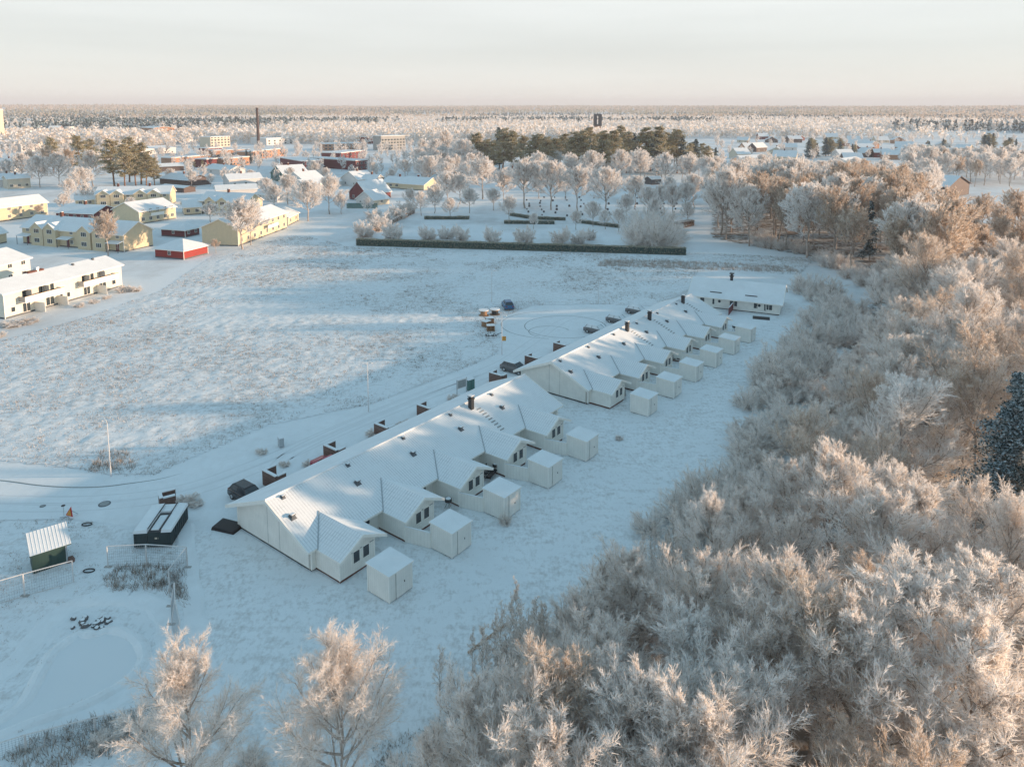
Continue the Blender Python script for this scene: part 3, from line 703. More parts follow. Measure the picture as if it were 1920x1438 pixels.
def vase_tree(seed, H=10., R=3.6, nl=13, n2=14, n3=10, n4=9, tw=.024, mats=('frost', 'frost_pale', 'frost_brown'), wts=(5, 3, 2), r0=.13, low=.18, spread=1.0, droop=0., twl=1., one=False, bushy=False, cz=.52):
    """crown of limbs fanning up and out of a short trunk, ending on a dome of fine rimed twigs"""
    r = np.random.default_rng(seed); g1, g2 = Geo(), Geo()
    if not bushy:
        z = np.linspace(0, H * .8, 8); xy = np.cumsum(r.normal(size=(8, 2)) * H / 80, 0); xy -= xy[0]
        P0 = np.concatenate([xy, z[:, None]], 1)[None]; g1.tube(P0, np.array([r0]), np.array([r0 * .2]), 6, 0, r)
        t = np.sort(r.uniform(low / .8, 1.0, nl)); o, tg = interp(P0, t[None]); o = o[0]
    else:
        t = r.random(nl); o = np.stack([r.normal(size=nl) * R * .12, r.normal(size=nl) * R * .12, 0 * t], 1)
    a = np.arange(nl) * 2.4 + r.uniform(-.4, .4, nl); th = np.clip((1.15 - .95 * t if not bushy else .15 + 1.1 * np.sqrt(t)) * spread * r.uniform(.8, 1.15, nl), .05, 1.35)
    d = np.stack([np.cos(a) * np.sin(th), np.sin(a) * np.sin(th), np.cos(th)], 1)
    # length to the dome
    c = np.array([0, 0, H * cz]); S = np.array([R, R, H * (1 - cz)]); p = (o - c) / S; q = d / S
    A = (q * q).sum(1); B = (p * q).sum(1); Cc = (p * p).sum(1) - 1; ln = np.clip((-B + np.sqrt(np.maximum(B * B - A * Cc, .01))) / A, H * .12, H * .9) * r.uniform(.78, 1.02, nl)
    pts = [o]; dd = nrm(d + np.array([0, 0, -.18]))
    for i in range(6): pts.append(pts[-1] + dd * (ln / 6)[:, None]); dd = nrm(dd + np.array([0, 0, .09]) + r.normal(size=dd.shape) * .07)
    P1 = np.stack(pts, 1); rb = np.clip(ln * .014, .018, .09); g1.tube(P1, rb, rb * .25, 4, 0, r)
    P2, L2 = children(P1, ln, n2, r, .16, .99, .42, .62, .38 - droop, 5, .09, .45, True); g1.tube(P2, np.full(len(P2), tw * .75), np.full(len(P2), tw * .4), 3, 0, r)
    P3, L3 = children(P2, L2, n3, r, .1, .99, .52, .62, .25 - droop, 3, .1, .35, True); g = g1 if one else g2; off = 1 if one else 0
    g.ribbon(P3, tw * 1.1, tw * .7, pick(r, len(P3), wts) + off, r)
    for PP, LL, kk in ((P3, L3, n4), (P2, L2, n4 + 3)):
        N_ = len(PP); tt = r.uniform(.08, 1, (N_, kk)); o, tg = interp(PP, tt); o = o.reshape(-1, 3); tg = tg.reshape(-1, 3)
        dd = nrm(tg + r.normal(size=tg.shape) * .48 + np.array([0, 0, .18 - droop]))
        g.blades(o, dd, np.repeat(np.clip(LL, .3, 1.3), kk) * r.uniform(.3, .75, len(o)) * twl, np.full(len(o), tw * 1.25), pick(r, len(o), wts) + off, r)
    if one: return (g1.mesh('tree', ('bark',) + tuple(mats)),)
    return g1.mesh('trunk', ('bark',)), g2.mesh('crown', mats)
def conifer(seed, H=20., R=3., base=.45, nl=34, clumps=4, per=42, size=.42, kind='pine', r0=.22, one=False, fr=.3):
    r = np.random.default_rng(seed); g1, g2 = Geo(), Geo()
    z = np.linspace(0, H, 8); xy = np.cumsum(r.normal(size=(8, 2)) * .1, 0); xy -= xy[0]
    P0 = np.concatenate([xy, z[:, None]], 1)[None]; g1.tube(P0, np.array([r0]), np.array([.03]), 6, 0, r)
    P1, L1 = children(P0, np.array([1.]), nl, r, base, .985, 1, 1.25 if kind == 'pine' else 1.45, .5 if kind == 'pine' else -.25, 5, .1, 0, True)
    t = np.clip((P1[:, 0, 2] / H - base) / (1 - base), 0, 1)
    prof = np.clip(np.sqrt(np.clip(1.02 - t ** 1.6, 0, 1)), .12, 1) * np.clip(.55 + t * 1.6, 0, 1) if kind == 'pine' else np.clip(1.0 - t, .06, 1) ** .85
    sc = (R * prof * r.uniform(.7, 1.15, len(t)))[:, None, None]; P1 = P1[:, :1] + (P1 - P1[:, :1]) * sc; L1 = L1 * sc[:, 0, 0]
    g1.tube(P1, np.full(len(P1), .05), np.full(len(P1), .015), 3, 0, r)
    tt = r.uniform(.35 if kind == 'pine' else .12, 1.03, (len(P1), clumps)); o, tg = interp(P1, np.clip(tt, 0, 1)); o = o.reshape(-1, 3)
    cs = np.repeat(L1, clumps) * .28 + .25
    o = o.repeat(per, 0) + r.normal(size=(len(o) * per, 3)) * (cs * .55).repeat(per)[:, None] * np.array([1, 1, .5]) + np.array([0, 0, .1])
    g = g1 if one else g2; off = 1 if one else 0
    hi = r.random(len(o)) < fr
    g.cards(o, size * r.uniform(.6, 1.2, len(o)), hi.astype(int) + off, r, .5)
    mats = ('needles', 'needles_frost') if kind == 'pine' else ('spruce', 'spruce_frost')
    if one: return (g1.mesh('tree', ('pine_bark' if kind == 'pine' else 'bark',) + mats),)
    return g1.mesh('trunk', ('pine_bark' if kind == 'pine' else 'bark',)), g2.mesh('crown', mats)

PROTO = {}
# near trees: trunk with its limbs + crown of rimed twigs
PROTO['alder'] = [vase_tree(s, 11.5, 4.5, 15, 14, 10, 8, .025) for s in (11, 12, 13)]
PROTO['pale'] = [vase_tree(s, 10, 4.2, 16, 14, 11, 9, .031, ('frost_pale', 'frost', 'frost_brown'), (7, 3, .6), .11) for s in (21, 22, 23)]
PROTO['brown'] = [vase_tree(s, 12.5, 4.8, 16, 14, 10, 7, .025, ('frost_brown', 'frost', 'twig'), (5, 4, 3), .15) for s in (31, 32)]
PROTO['edge'] = [vase_tree(s, 9.5, 4.3, 20, 16, 11, 9, .026, ('frost', 'frost_pale', 'frost_brown'), (5, 3, 2), .1) for s in (15, 16)]
PROTO['birch'] = [vase_tree(s, 13.5, 4.2, 26, 15, 12, 10, .017, ('frost', 'frost_pale', 'frost_brown'), (6, 3, 3), .11, .15, .9, .22, cz=.42) for s in (41, 42)]
PROTO['willow'] = [vase_tree(s, 8, 5.0, 28, 12, 9, 8, .027, ('frost', 'frost_pale', 'frost_brown'), (6, 3, 2), .06, bushy=True, cz=.3) for s in (51, 52)]
PROTO['shrub'] = [vase_tree(s, 4.2, 2.7, 28, 9, 8, 8, .023, ('frost', 'frost_pale', 'frost_brown'), (5, 3, 2), .03, bushy=True, cz=.25) for s in (61, 62)]
PROTO['sapling'] = [bare_tree(s, 6.2, 1.0, .1, 28, 5, 4, 6, .55, .6, 0, .018, ('frost', 'frost_brown', 'frost_pale'), (4, 3, 3), 'oval', .028, lean=.05) for s in (71, 72)]
PROTO['roundbush'] = [vase_tree(s, 5.0, 2.9, 26, 10, 9, 9, .05, ('frost', 'frost_pale', 'frost_brown'), (4, 6, 1), .04, bushy=True, cz=.42) for s in (81, 82)]
# middle distance: one mesh, coarser twigs
PROTO['mid'] = [vase_tree(s, 16, 6.6, 24, 12, 9, 7, .10, ('frost', 'frost_pale', 'frost_brown'), (4, 6, .6), .26, .25, one=True, cz=.55) for s in (91, 92, 93)]
PROTO['midbrown'] = [vase_tree(s, 17, 4.1, 20, 11, 8, 6, .075, ('frost_brown', 'frost', 'twig'), (5, 2, 4), .2, .34, .8, one=True, cz=.6) for s in (101, 102, 103)]
PROTO['far'] = [bare_tree(s, 14, 5.2, .15, 16, 6, 4, 4, .9, .7, 0, .26, ('frost', 'frost_pale', 'frost_brown'), (5, 4, 1), 'round', .22, one=True, twl=.9) for s in (111, 112)]
PROTO['pine'] = [conifer(s, 22, 4.0, .28, 50, 5, 24, .55, 'pine', .28, True, .5) for s in (121, 122, 123)]
PROTO['spruce'] = [conifer(s, 18, 3.4, .08, 60, 4, 24, .5, 'spruce', .25, True, .4) for s in (131, 132)]
PROTO['near_spruce'] = [conifer(141, 15, 4.6, .06, 70, 7, 60, .26, 'spruce', .25, False, .62)]
NAMES = {'alder': 'alder_tree', 'pale': 'rimed_tree', 'brown': 'bare_tree', 'birch': 'birch_tree', 'willow': 'willow_tree', 'shrub': 'shrub', 'sapling': 'sapling', 'roundbush': 'round_bush', 'edge': 'rimed_tree', 'mid': 'broadleaf_tree', 'midbrown': 'slender_tree', 'far': 'bare_tree', 'pine': 'pine_tree', 'spruce': 'spruce_tree', 'near_spruce': 'spruce_tree'}
HT = {'edge': 9.5, 'alder': 11.5, 'pale': 10, 'brown': 12.5, 'birch': 13.5, 'willow': 8, 'shrub': 4.2, 'sapling': 6.2, 'roundbush': 5, 'mid': 16, 'midbrown': 17, 'far': 14, 'pine': 22, 'spruce': 18, 'near_spruce': 15}
CATS = {'shrub': 'shrub', 'roundbush': 'bush', 'sapling': 'sapling', 'pine': 'pine tree', 'spruce': 'spruce tree', 'near_spruce': 'spruce tree'}
tr_ = random.Random(77); TREES = []
def tree(kind, p, h, label, group=None, wide=1.0, v=None):
    ms = PROTO[kind][tr_.randrange(len(PROTO[kind])) if v is None else v]; s = h / HT[kind]; rz = tr_.uniform(0, 6.283)
    if len(ms) == 1:
        o = put(NAMES[kind], ms[0]); o.location = p; o.rotation_euler = (0, 0, rz)
    else:
        o = empty(NAMES[kind], p, rz); put('stem' if kind in ('shrub', 'roundbush', 'sapling') else 'trunk', ms[0], o); put('crown', ms[1], o)
    sw = s * wide * tr_.uniform(.92, 1.1); o.scale = (sw, sw, s)
    tag(o, label, CATS.get(kind, 'tree'), group); TREES.append((p[0], p[1])); return o

def merged(name, label, kind, items, cat='trees'):
    """many small far trees as one mass"""
    G = []; tris = []; quads = []; mt_, mq_ = [], []; n = 0; r = np.random.default_rng(len(items))
    src = []
    for (me,) in PROTO[kind]:
        V = np.empty(len(me.vertices) * 3, np.float32); me.vertices.foreach_get('co', V); V = V.reshape(-1, 3)
        li = np.empty(len(me.loops), np.int32); me.loops.foreach_get('vertex_index', li)
        lt = np.empty(len(me.polygons), np.int32); me.polygons.foreach_get('loop_total', lt); ls = np.empty(len(me.polygons), np.int32); me.polygons.foreach_get('loop_start', ls)
        mi = np.empty(len(me.polygons), np.int32); me.polygons.foreach_get('material_index', mi)
        t = lt == 3; q = lt == 4
        src.append((V, li[ls[t][:, None] + np.arange(3)], li[ls[q][:, None] + np.arange(4)], mi[t], mi[q], list(me.materials)))
    for i, (x, y, h) in enumerate(items):
        V, T, Q, a, b, mats = src[i % len(src)]; s = h / HT[kind]; th = r.uniform(0, 6.28); c, sn = np.cos(th) * s, np.sin(th) * s; z = float(hills(np.array([x]), np.array([y]))[0])
        W = np.stack([V[:, 0] * c - V[:, 1] * sn + x, V[:, 0] * sn + V[:, 1] * c + y, V[:, 2] * s + z], 1)
        G.append(W); tris.append(T + n); quads.append(Q + n); mt_.append(a); mq_.append(b); n += len(V)
    me = npmesh(name, np.concatenate(G), np.concatenate(tris), mats, np.concatenate(mt_ + mq_), np.concatenate(quads))
    return tag(put(name, me), label, cat, kind='stuff')
def screen(p):
    yc = p[1] * CT - (p[2] - CAM_H) * ST; return PX + FPX * p[0] / yc
ORD = 'first second third fourth fifth sixth seventh eighth ninth tenth eleventh twelfth'.split()
def nth(i): return ORD[i] if i < 12 else str(i + 1) + ('st' if (i + 1) % 10 == 1 and i != 10 else 'nd' if (i + 1) % 10 == 2 and i != 11 else 'rd' if (i + 1) % 10 == 3 and i != 12 else 'th')
# ---------------------------------------------------------------- the wood to the right of the houses
def scatter(P, sp, seed, ok=None):
    """jittered spacing inside a polygon; sp may depend on the spot"""
    r = random.Random(seed); xs = [p[0] for p in P]; ys = [p[1] for p in P]; out = []; y = min(ys)
    pts = []
    for _ in range(60000):
        x, y = r.uniform(min(xs), max(xs)), r.uniform(min(ys), max(ys))
        if not inpoly(x, y, P): continue
        if ok and not ok(x, y): continue
        s = sp(x, y) if callable(sp) else sp
        if all((x - a) ** 2 + (y - b) ** 2 > s * s for a, b in out): out.append((x, y))
    out.sort(key=lambda q: q[1]); return out
WOOD = [g(930, 1440), g(1060, 1310), g(1170, 1215), g(1350, 1110), g(1480, 970), g(1545, 860), g(1600, 740), g(1650, 640), g(1685, 585), g(1640, 548), Vector((122, 152, 0)), Vector((56, 64, 0)), Vector((28, 24, 0)), Vector((12, 24, 0))]
rw = random.Random(5)
GR = 'rimed trees of the wood right of the houses'
spots = scatter(WOOD, lambda x, y: 4.0 if y < 60 else (4.4 if y < 90 else 5.0), 8)
KL = {'pale': 'thickly rimed whitish bare tree', 'alder': 'rimed bare tree with grey brown branches', 'brown': 'thinly rimed brown tree', 'birch': 'tall birch with fine drooping rimed twigs', 'willow': 'low spreading rimed tree with many stems'}
BINS = {}
for x, y in spots:
    if (x - 43) ** 2 + (y - 61) ** 2 < 26 or ((x - 41) ** 2 + (y - 56.5) ** 2 < 14): continue
    side = x - .2 * y
    n = rw.random()
    if y < 58: k = 'pale' if n < .42 else 'alder' if n < .62 else 'birch' if n < .76 else 'brown'
    elif y < 95: k = 'alder' if n < .3 else 'brown' if n < .72 else 'pale' if n < .88 else 'willow'
    else: k = 'pale' if n < .25 else 'alder' if n < .5 else 'brown' if n < .88 else 'willow'
    h = {'pale': 9.6, 'alder': 10.5, 'brown': 11.5, 'birch': 12.0, 'willow': 8.0}[k] * rw.choice((.78, .9, 1.0, 1.1, 1.3)) * rw.uniform(.93, 1.07)
    de = dist_edge(np.array([float(x)]), np.array([float(y)]), WOOD[:10])[0]
    h *= .88 if y < 52 else 1.1 if y < 92 else 1.0
    if de < 12:
        if rw.random() < .75: k = 'edge'; h = (10.4 if 50 < y < 92 else 9.2) * rw.uniform(.9, 1.12)
        if de < 3.5: h *= .7
    U, V = touv((x, y)); BINS.setdefault(int((U + .01) // PITCH), []).append((V, x, y, k, h))
KS = {'edge': 'grey shaded rimed tree', 'pale': 'whitish thickly rimed tree', 'alder': 'grey brown rimed tree', 'brown': 'thinly rimed brown tree', 'birch': 'drooping twigged birch', 'willow': 'low many stemmed tree'}
for bi in sorted(BINS):
    if bi < 0: where = nth(-bi - 1) + ' row below the first shed'
    elif bi < 5: where = 'level with nearest house shed ' + nth(bi)
    elif bi == 5: where = 'level with the gap between long houses'
    elif bi < 12: where = 'level with middle house shed ' + nth(bi - 6)
    else: where = nth(bi - 12) + ' row past the sheds'
    for i, (V, x, y, k, h) in enumerate(sorted(BINS[bi])):
        tree(k, (x, y, 0), h, KS[k] + ' ' + where + ', ' + nth(i) + ' from the wood edge', GR)
tree('near_spruce', (45.8, 62.5, 0), 14.5, 'dark blue rimed spruce at the right edge of the picture, alone among pale trees')
# saplings and shrubs along its edge
def along(P, n, seed, w):
    r = random.Random(seed); d = [0]
    for a, b in zip(P, P[1:]): d.append(d[-1] + (b - a).length)
    out = []
    for i in range(n):
        t = r.uniform(0, d[-1]); j = max(k for k in range(len(P) - 1) if d[k] <= t); f = (t - d[j]) / (d[j + 1] - d[j]); p = P[j].lerp(P[j + 1], f)
        out.append((p.x + r.uniform(-w, w), p.y + r.uniform(-w, w)))
    return out
for x, y in along([g(880, 1380), g(960, 1330), g(1080, 1260), g(1190, 1180), g(1280, 1120)], 70, 3, 2.6):
    tree('sapling', (x, y, 0), rw.uniform(3.6, 6.8), 'slim upright sapling in the thicket at the near corner of the wood', 'saplings along the edge of the wood')
for x, y in along([g(1250, 1080), g(1330, 1010), g(1400, 960)], 45, 4, 2.2):
    tree('sapling', (x, y, 0), rw.uniform(2.8, 4.2), 'slim dark sapling in the clump opposite the second wing', 'saplings along the edge of the wood')
for x, y in along([g(1520, 545), g(1560, 575), g(1590, 590), g(1560, 640), g(1500, 700), g(1470, 760), g(1440, 830)], 46, 6, 3.2):
    tree('shrub' if rw.random() < .7 else 'willow', (x, y, 0), rw.uniform(2.6, 4.6), 'soft grey rimed shrub in the band along the far lawn', 'shrubs along the edge of the wood', 1.15)
for x, y in along([g(1440, 830), g(1380, 960), g(1290, 1060), g(1200, 1130), g(1110, 1230), g(1000, 1330)], 34, 16, 2.2):
    tree('shrub', (x, y, 0), rw.uniform(2.2, 3.8), 'soft grey rimed shrub in the band along the near lawn', 'shrubs along the edge of the wood', 1.2)
SHL = 'low frosted shrub at the edge of the wood'
for px_, py_, h, w_, l in ((1215, 1000, 2.6, 1, 'beside the saplings opposite the third shed'), (1265, 975, 3.2, 1, 'in the dark clump opposite the third shed'), (1310, 950, 3.6, 1, 'in the dark clump opposite the fourth shed'), (1350, 930, 3.6, 1.1, 'topmost of the dark clump opposite the fourth shed'), (1290, 1010, 2.6, 1, 'in front of the dark clump opposite the second shed'),
                           (1385, 820, 2.2, 1.3, 'low and dark at the foot of the slope opposite the middle house'), (1430, 815, 2.6, 1.2, 'just right of the low dark shrub opposite the middle house'), (1400, 765, 3.0, 1.1, 'opposite the near gable of the middle house'), (1445, 745, 3.6, 1.2, 'right of the shrub opposite the near gable of the middle house'), (1490, 740, 4.5, 1.2, 'tall at the wood edge opposite the middle house'),
                           (1535, 690, 4.5, 1.2, 'tall at the wood edge opposite the farthest shed'), (1480, 790, 3.4, 1.2, 'against the first trees opposite the middle house'), (1575, 640, 4, 1.2, 'beside the far lawn corner'), (1600, 590, 4, 1.2, 'beyond the far lawn corner')):
    p = gp(px_, py_); tree('shrub', p, h, 'low frosted shrub ' + l, 'shrubs along the edge of the wood', w_)
# trees rising from below the frame at the bottom left
tree('birch', gp(352, 1560), 10.6, 'slender rimed tree at the bottom left beside the garden path', None, 1.05, 0)
tree('birch', gp(640, 1540), 10.6, 'rimed birch at the bottom centre with a sunlit tip', None, 1.15, 1)
tree('alder', gp(810, 1600), 7.0, 'small rimed tree at the bottom just right of the sunlit birch')
for x, y, h in ((870, 1450, 3.6), (735, 1500, 3.2), (905, 1500, 5.0), (980, 1470, 5.5), (1060, 1480, 6)):
    tree('sapling', gp(x, y), h, 'thin reddish sapling near the bottom edge of the picture', 'saplings along the edge of the wood')
for i, (x, y, h, k) in enumerate(((905, 1560, 8.2, 'edge'), (1010, 1530, 8.8, 'edge'), (1120, 1500, 9, 'alder'), (1200, 1600, 9.5, 'pale'), (1000, 1680, 9.5, 'edge'), (1300, 1640, 10, 'edge'), (1120, 1400, 8, 'edge'))):
    tree(k, gp(x, y), h, nth(i) + ' rimed tree of the group cut by the bottom edge at the wood corner', GR)
for i, (x, y, h, k) in enumerate(((19, 36, 11, 'edge'), (15, 38.5, 10, 'edge'), (23, 39, 11.5, 'pale'), (24, 35, 11.5, 'edge'), (12, 35, 9.5, 'pale'))):
    tree(k, (x, y, 0), h, nth(i) + ' tall rimed tree rising at the very bottom right of the picture', GR)
for x, y, h in ((470, 1440, 1.4), (560, 1460, 1.6), (190, 1400, 1.1), (250, 1375, 1.3)):
    tree('shrub', gp(x, y), h, 'small frosted shrub by the wire fence at the bottom left', 'small shrubs by the wire fence', 1.2)

# ---------------------------------------------------------------- tall brown wood behind the end house
BACK = [g(1345, 446), g(1400, 462), g(1540, 490), g(1640, 548), g(1770, 590), g(1785, 520), g(1720, 450), g(1650, 405), g(1340, 385)]
SP = gp(1630, 490)
for x, y in scatter(BACK, 6.6, 21):
    if abs(x / y - SP.x / SP.y) < .022 and y < SP.y + 6: continue
    n = rw.random(); edge = y < 186 and x < 100
    tree('midbrown' if n < .8 else 'mid', (x, y, 0), rw.uniform(16, 20.5) * (.85 if y > 260 else 1), ('tall brown bare tree in the wood beyond the end house' if n < .8 else 'broad pale tree in the wood beyond the end house') + (', front half' if y < 215 else ', rear half'), 'tall trees beyond the end house')
for x, y in scatter([g(1700, 480), g(1960, 450), g(1960, 570), g(1780, 590)], 7.2, 23):
    tree('midbrown', (x, y, 0), rw.uniform(9.5, 12.5), 'slender brown tree below the bright field at the right edge', 'slender trees below the bright field')
tree('spruce', gp(1630, 490), 15, 'solitary dark spruce in front of the tall brown wood')
for x, y in along([g(1400, 455), g(1540, 482), g(1640, 540)], 22, 14, 3):
    tree('willow', (x, y, 0), rw.uniform(3, 5), 'low brushy undergrowth tree at the foot of the tall brown wood', 'undergrowth below the tall brown wood')
for px_, py_, h in ((1650, 600, 9), (1700, 590, 11), (1760, 600, 11), (1830, 610, 12), (1880, 560, 12), (1860, 590, 10), (1780, 560, 12)):
    tree('pale', gp(px_, py_), h, 'bright rimed tree between the near wood and the tall brown wood', GR)
# behind: pale trees right of the cemetery
for (P, sp, k, h0, h1, lab, grp, sd_) in (
    ([g(1330, 380), g(1600, 383), g(1745, 400), g(1740, 352), g(1330, 340)], 9.5, 'mid', 12, 17, 'pale pinkish rimed tree in the grove behind the tall brown wood', 'grove behind the tall brown wood', 31),
    ([g(1825, 352), g(1960, 350), g(1960, 318), g(1700, 318), g(1700, 345), g(1750, 345)], 10, 'mid', 13, 19, 'rimed tree behind the grey barn', 'trees behind the barn', 32)):
    for x, y in scatter(P, sp, sd_): tree(k if rw.random() < .7 else 'midbrown', (x, y, 0), rw.uniform(h0, h1) * .85, lab, grp)
for px_, py_, h in ((1842, 445, 13), (1895, 440, 14), (1800, 470, 10)):
    tree('midbrown', gp(px_, py_), h, 'spindly bare tree standing free in the bright field at the right', 'spindly trees in the bright field')
# ---------------------------------------------------------------- cemetery
for i, (px_, py_, h, k, wd) in enumerate(((905, 374, 17, 'mid', 1.1), (945, 384, 14, 'mid', .95), (984, 391, 18.5, 'mid', 1.0), (1033, 394, 18, 'mid', 1.0), (1083, 397, 16.5, 'mid', .95), (1136, 402, 16.5, 'mid', 1.0))):
    tree(k, gp(px_, py_), h, ('first', 'second', 'third', 'fourth', 'fifth', 'sixth')[i] + ' from the left of the big round rimed trees lining the cemetery', 'big round trees lining the cemetery', wd * 1.15)
for i, (px_, py_, h) in enumerate(((1070, 345, 15), (1112, 350, 17), (1166, 347, 17), (1200, 345, 17), (1245, 350, 16), (1292, 350, 15), (1010, 340, 15), (1325, 355, 15))):
    tree('mid', gp(px_, py_), h, 'round rimed tree in the second row across the cemetery', 'second row of cemetery trees')
for px_, py_, h, k, lab in ((840, 385, 13, 'mid', 'slim rimed tree beside the cemetery at the yellow house'), (862, 383, 12, 'mid', 'slim rimed tree just left of the first big cemetery tree'), (955, 420, 9, 'mid', 'small bluish tree inside the hedged garden'), (790, 405, 8.5, 'mid', 'small tree over the left hedge of the cemetery'), (1112, 425, 8, 'mid', 'small blue grey tree in front of the big cemetery trees'),
                            (1160, 435, 7, 'mid', 'small tree left of the large bush cluster'), (1190, 390, 12, 'mid', 'pale tree in the cemetery right of the big row'), (1262, 405, 11, 'mid', 'rimed tree above the large bush cluster'), (1240, 400, 10, 'mid', 'second rimed tree above the large bush cluster')):
    tree(k, gp(px_, py_), h, lab)
for i, (px_, py_, h) in enumerate(((683, 445, 5.4), (736, 448, 5.2), (802, 450, 4.8), (838, 448, 4.2), (864, 451, 5), (921, 455, 5), (983, 456, 5), (1053, 458, 5.4), (1086, 456, 4.2), (1105, 450, 3.6), (708, 432, 5.4), (720, 418, 4.6), (745, 410, 5), (762, 400, 5), (700, 412, 4.2))):
    tree('roundbush', gp(px_, py_), h, ('round fan shaped frosted bush behind the long hedge' if i < 10 else 'round frosted bush in the row left of the cemetery'), 'round bushes behind the hedge' if i < 10 else 'bushes left of the cemetery', 1.0 if i < 10 else 1.25)
for px_, py_, h in ((1195, 462, 8), (1222, 464, 9.5), (1250, 462, 8), (1205, 440, 9), (1238, 438, 9), (1265, 455, 6)):
    tree('willow', gp(px_, py_), h, 'large rounded bush at the right end of the long hedge', 'bush cluster at the end of the hedge', 1.1)
for i, (px_, py_, h) in enumerate(((770, 395, 8), (815, 400, 10), (845, 410, 7), (880, 400, 9), (925, 395, 8), (1000, 430, 5), (1080, 432, 6), (1135, 430, 6), (1175, 415, 9), (1215, 405, 10), (1285, 400, 11), (1300, 385, 12), (1255, 380, 10), (1180, 375, 9), (1060, 375, 10), (1010, 372, 10), (1225, 425, 9), (1290, 420, 7))):
    tree('mid', gp(px_, py_), h, 'smaller rimed tree in the cemetery, ' + nth(i) + ' of the scattered ones', 'scattered cemetery trees', 1.05)
# pines and spruces behind the cemetery
rp = random.Random(12); i = 0
for px_ in range(893, 1345, 9):
    px = px_ + rp.uniform(-5, 5); py = rp.uniform(306, 334); k = 'pine' if rp.random() < .72 else 'spruce'
    top = 246 + (8 * math.sin(px * .02)) + rp.uniform(-6, 12) + (14 if px < 930 or px > 1290 else 0)
    p = gp(px, py); h = CAM_H - (top - HY) * p.y / FPX
    tree(k, p, max(12, h), ('tall pine' if k == 'pine' else 'tall dark spruce') + ' in the evergreen belt behind the cemetery', 'evergreen belt behind the cemetery', 1.5)
for px_, py_, top in ((835, 315, 246), (790, 312, 262), (815, 318, 262), (890, 322, 248), (868, 330, 262)):
    p = gp(px_, py_); tree('mid', p, CAM_H - (top - HY) * p.y / FPX, 'slim rimed tree at the left end of the evergreen belt', 'rimed trees left of the evergreens')
for x, y in scatter([g(780, 345), g(900, 350), g(900, 310), g(800, 305)], 11, 44):
    tree('mid', (x, y, 0), rw.uniform(11, 15), 'rimed tree left of the first big round cemetery tree', 'rimed trees before the evergreens')
for x, y in scatter([g(1000, 335), g(1330, 340), g(1330, 320), g(1000, 320)], 15, 45):
    tree('mid', (x, y, 0), rw.uniform(10, 13), 'rimed tree in front of the evergreen belt', 'rimed trees before the evergreens')
# ---------------------------------------------------------------- trees on the left
for i, (px_, py_, h, k, wd) in enumerate(((75, 352, 15, 'mid', 1), (110, 350, 16, 'mid', 1), (130, 340, 17, 'midbrown', 1), (155, 372, 13, 'mid', 1.25), (175, 350, 17, 'mid', 1), (40, 345, 15, 'mid', 1.1), (90, 330, 17, 'midbrown', 1), (60, 335, 15, 'midbrown', 1), (15, 345, 12, 'mid', 1))):
    tree(k, gp(px_, py_), h, 'rimed tree in the stand left of the tall pines', 'trees left of the tall pines', wd)
for px_, py_, top in ((215, 352, 262), (235, 356, 270), (255, 350, 280), (275, 354, 285), (290, 352, 296), (243, 342, 258), (265, 346, 268), (150, 335, 255), (170, 330, 262), (100, 325, 258)):
    p = gp(px_, py_); tree('pine', p, CAM_H - (top - HY) * p.y / FPX, 'sunlit pine in the dark clump above the yellow houses' if px_ > 200 else 'pine rising from the stand of rimed trees at the left', 'pines above the yellow houses', 1.5)
for px_, py_, top, lab, wd in ((203, 480, 397, 'big bare tree with brown crown in front of the yellow gables', 1.0), (455, 468, 374, 'broad rimed tree in front of the yellow house with balconies', 1.0), (578, 415, 340, 'wide rimed tree right of the balcony house', 1.0), (540, 385, 328, 'rimed tree left of the wide rimed tree beyond the balcony house', 1.0), (618, 402, 330, 'rimed tree in front of the red gabled house', .9),
                               (395, 418, 382, 'small rimed tree between the two rows of yellow gables', 1.3), (75, 412, 385, 'small brown tree before the long yellow house at the left', 1.2), (405, 475, 450, 'small brown shrub beside the red hut', 1.2), (470, 460, 385, 'second slim tree at the balcony house corner', .7)):
    p = gp(px_, py_); tree('mid' if 'brown' not in lab else 'midbrown', p, CAM_H - (top - HY) * p.y / FPX, lab, None, wd * 1.15)
for px_, py_, top, k in ((462, 300, 280, 'spruce'), (470, 308, 282, 'spruce'), (490, 308, 285, 'spruce'), (478, 304, 288, 'spruce'), (380, 318, 300, 'pine'), (365, 318, 302, 'pine'), (445, 305, 290, 'mid'), (350, 318, 300, 'pine')):
    p = gp(px_, py_); tree(k, p, CAM_H - (top - HY) * p.y / FPX, 'dark evergreen among the houses below the factory chimney', 'evergreens among the town houses', 1.2)
for i, (px_, py_, h) in enumerate(((515, 392, 9), (500, 375, 9), (690, 402, 6), (640, 402, 7), (360, 352, 8), (395, 350, 6), (470, 345, 7), (545, 345, 8), (610, 345, 8), (700, 335, 9), (735, 345, 7), (760, 335, 10), (800, 345, 10), (838, 352, 12), (590, 335, 9), (320, 342, 7), (120, 400, 7), (160, 385, 8), (130, 378, 9), (350, 400, 5), (245, 395, 5))):
    tree('mid', gp(px_, py_), h, 'garden tree white with rime among the old town houses, ' + nth(i), 'garden trees of the old town', 1.1)
# town trees
TOWN = [g(0, 330), g(330, 345), g(620, 335), g(800, 350), g(850, 320), g(900, 300), g(900, 262), g(300, 255), g(-50, 262), g(-80, 330)]
HOUSES = []
def clear(x, y): return all((x - a) ** 2 + (y - b) ** 2 > r_ * r_ for a, b, r_ in HOUSES)
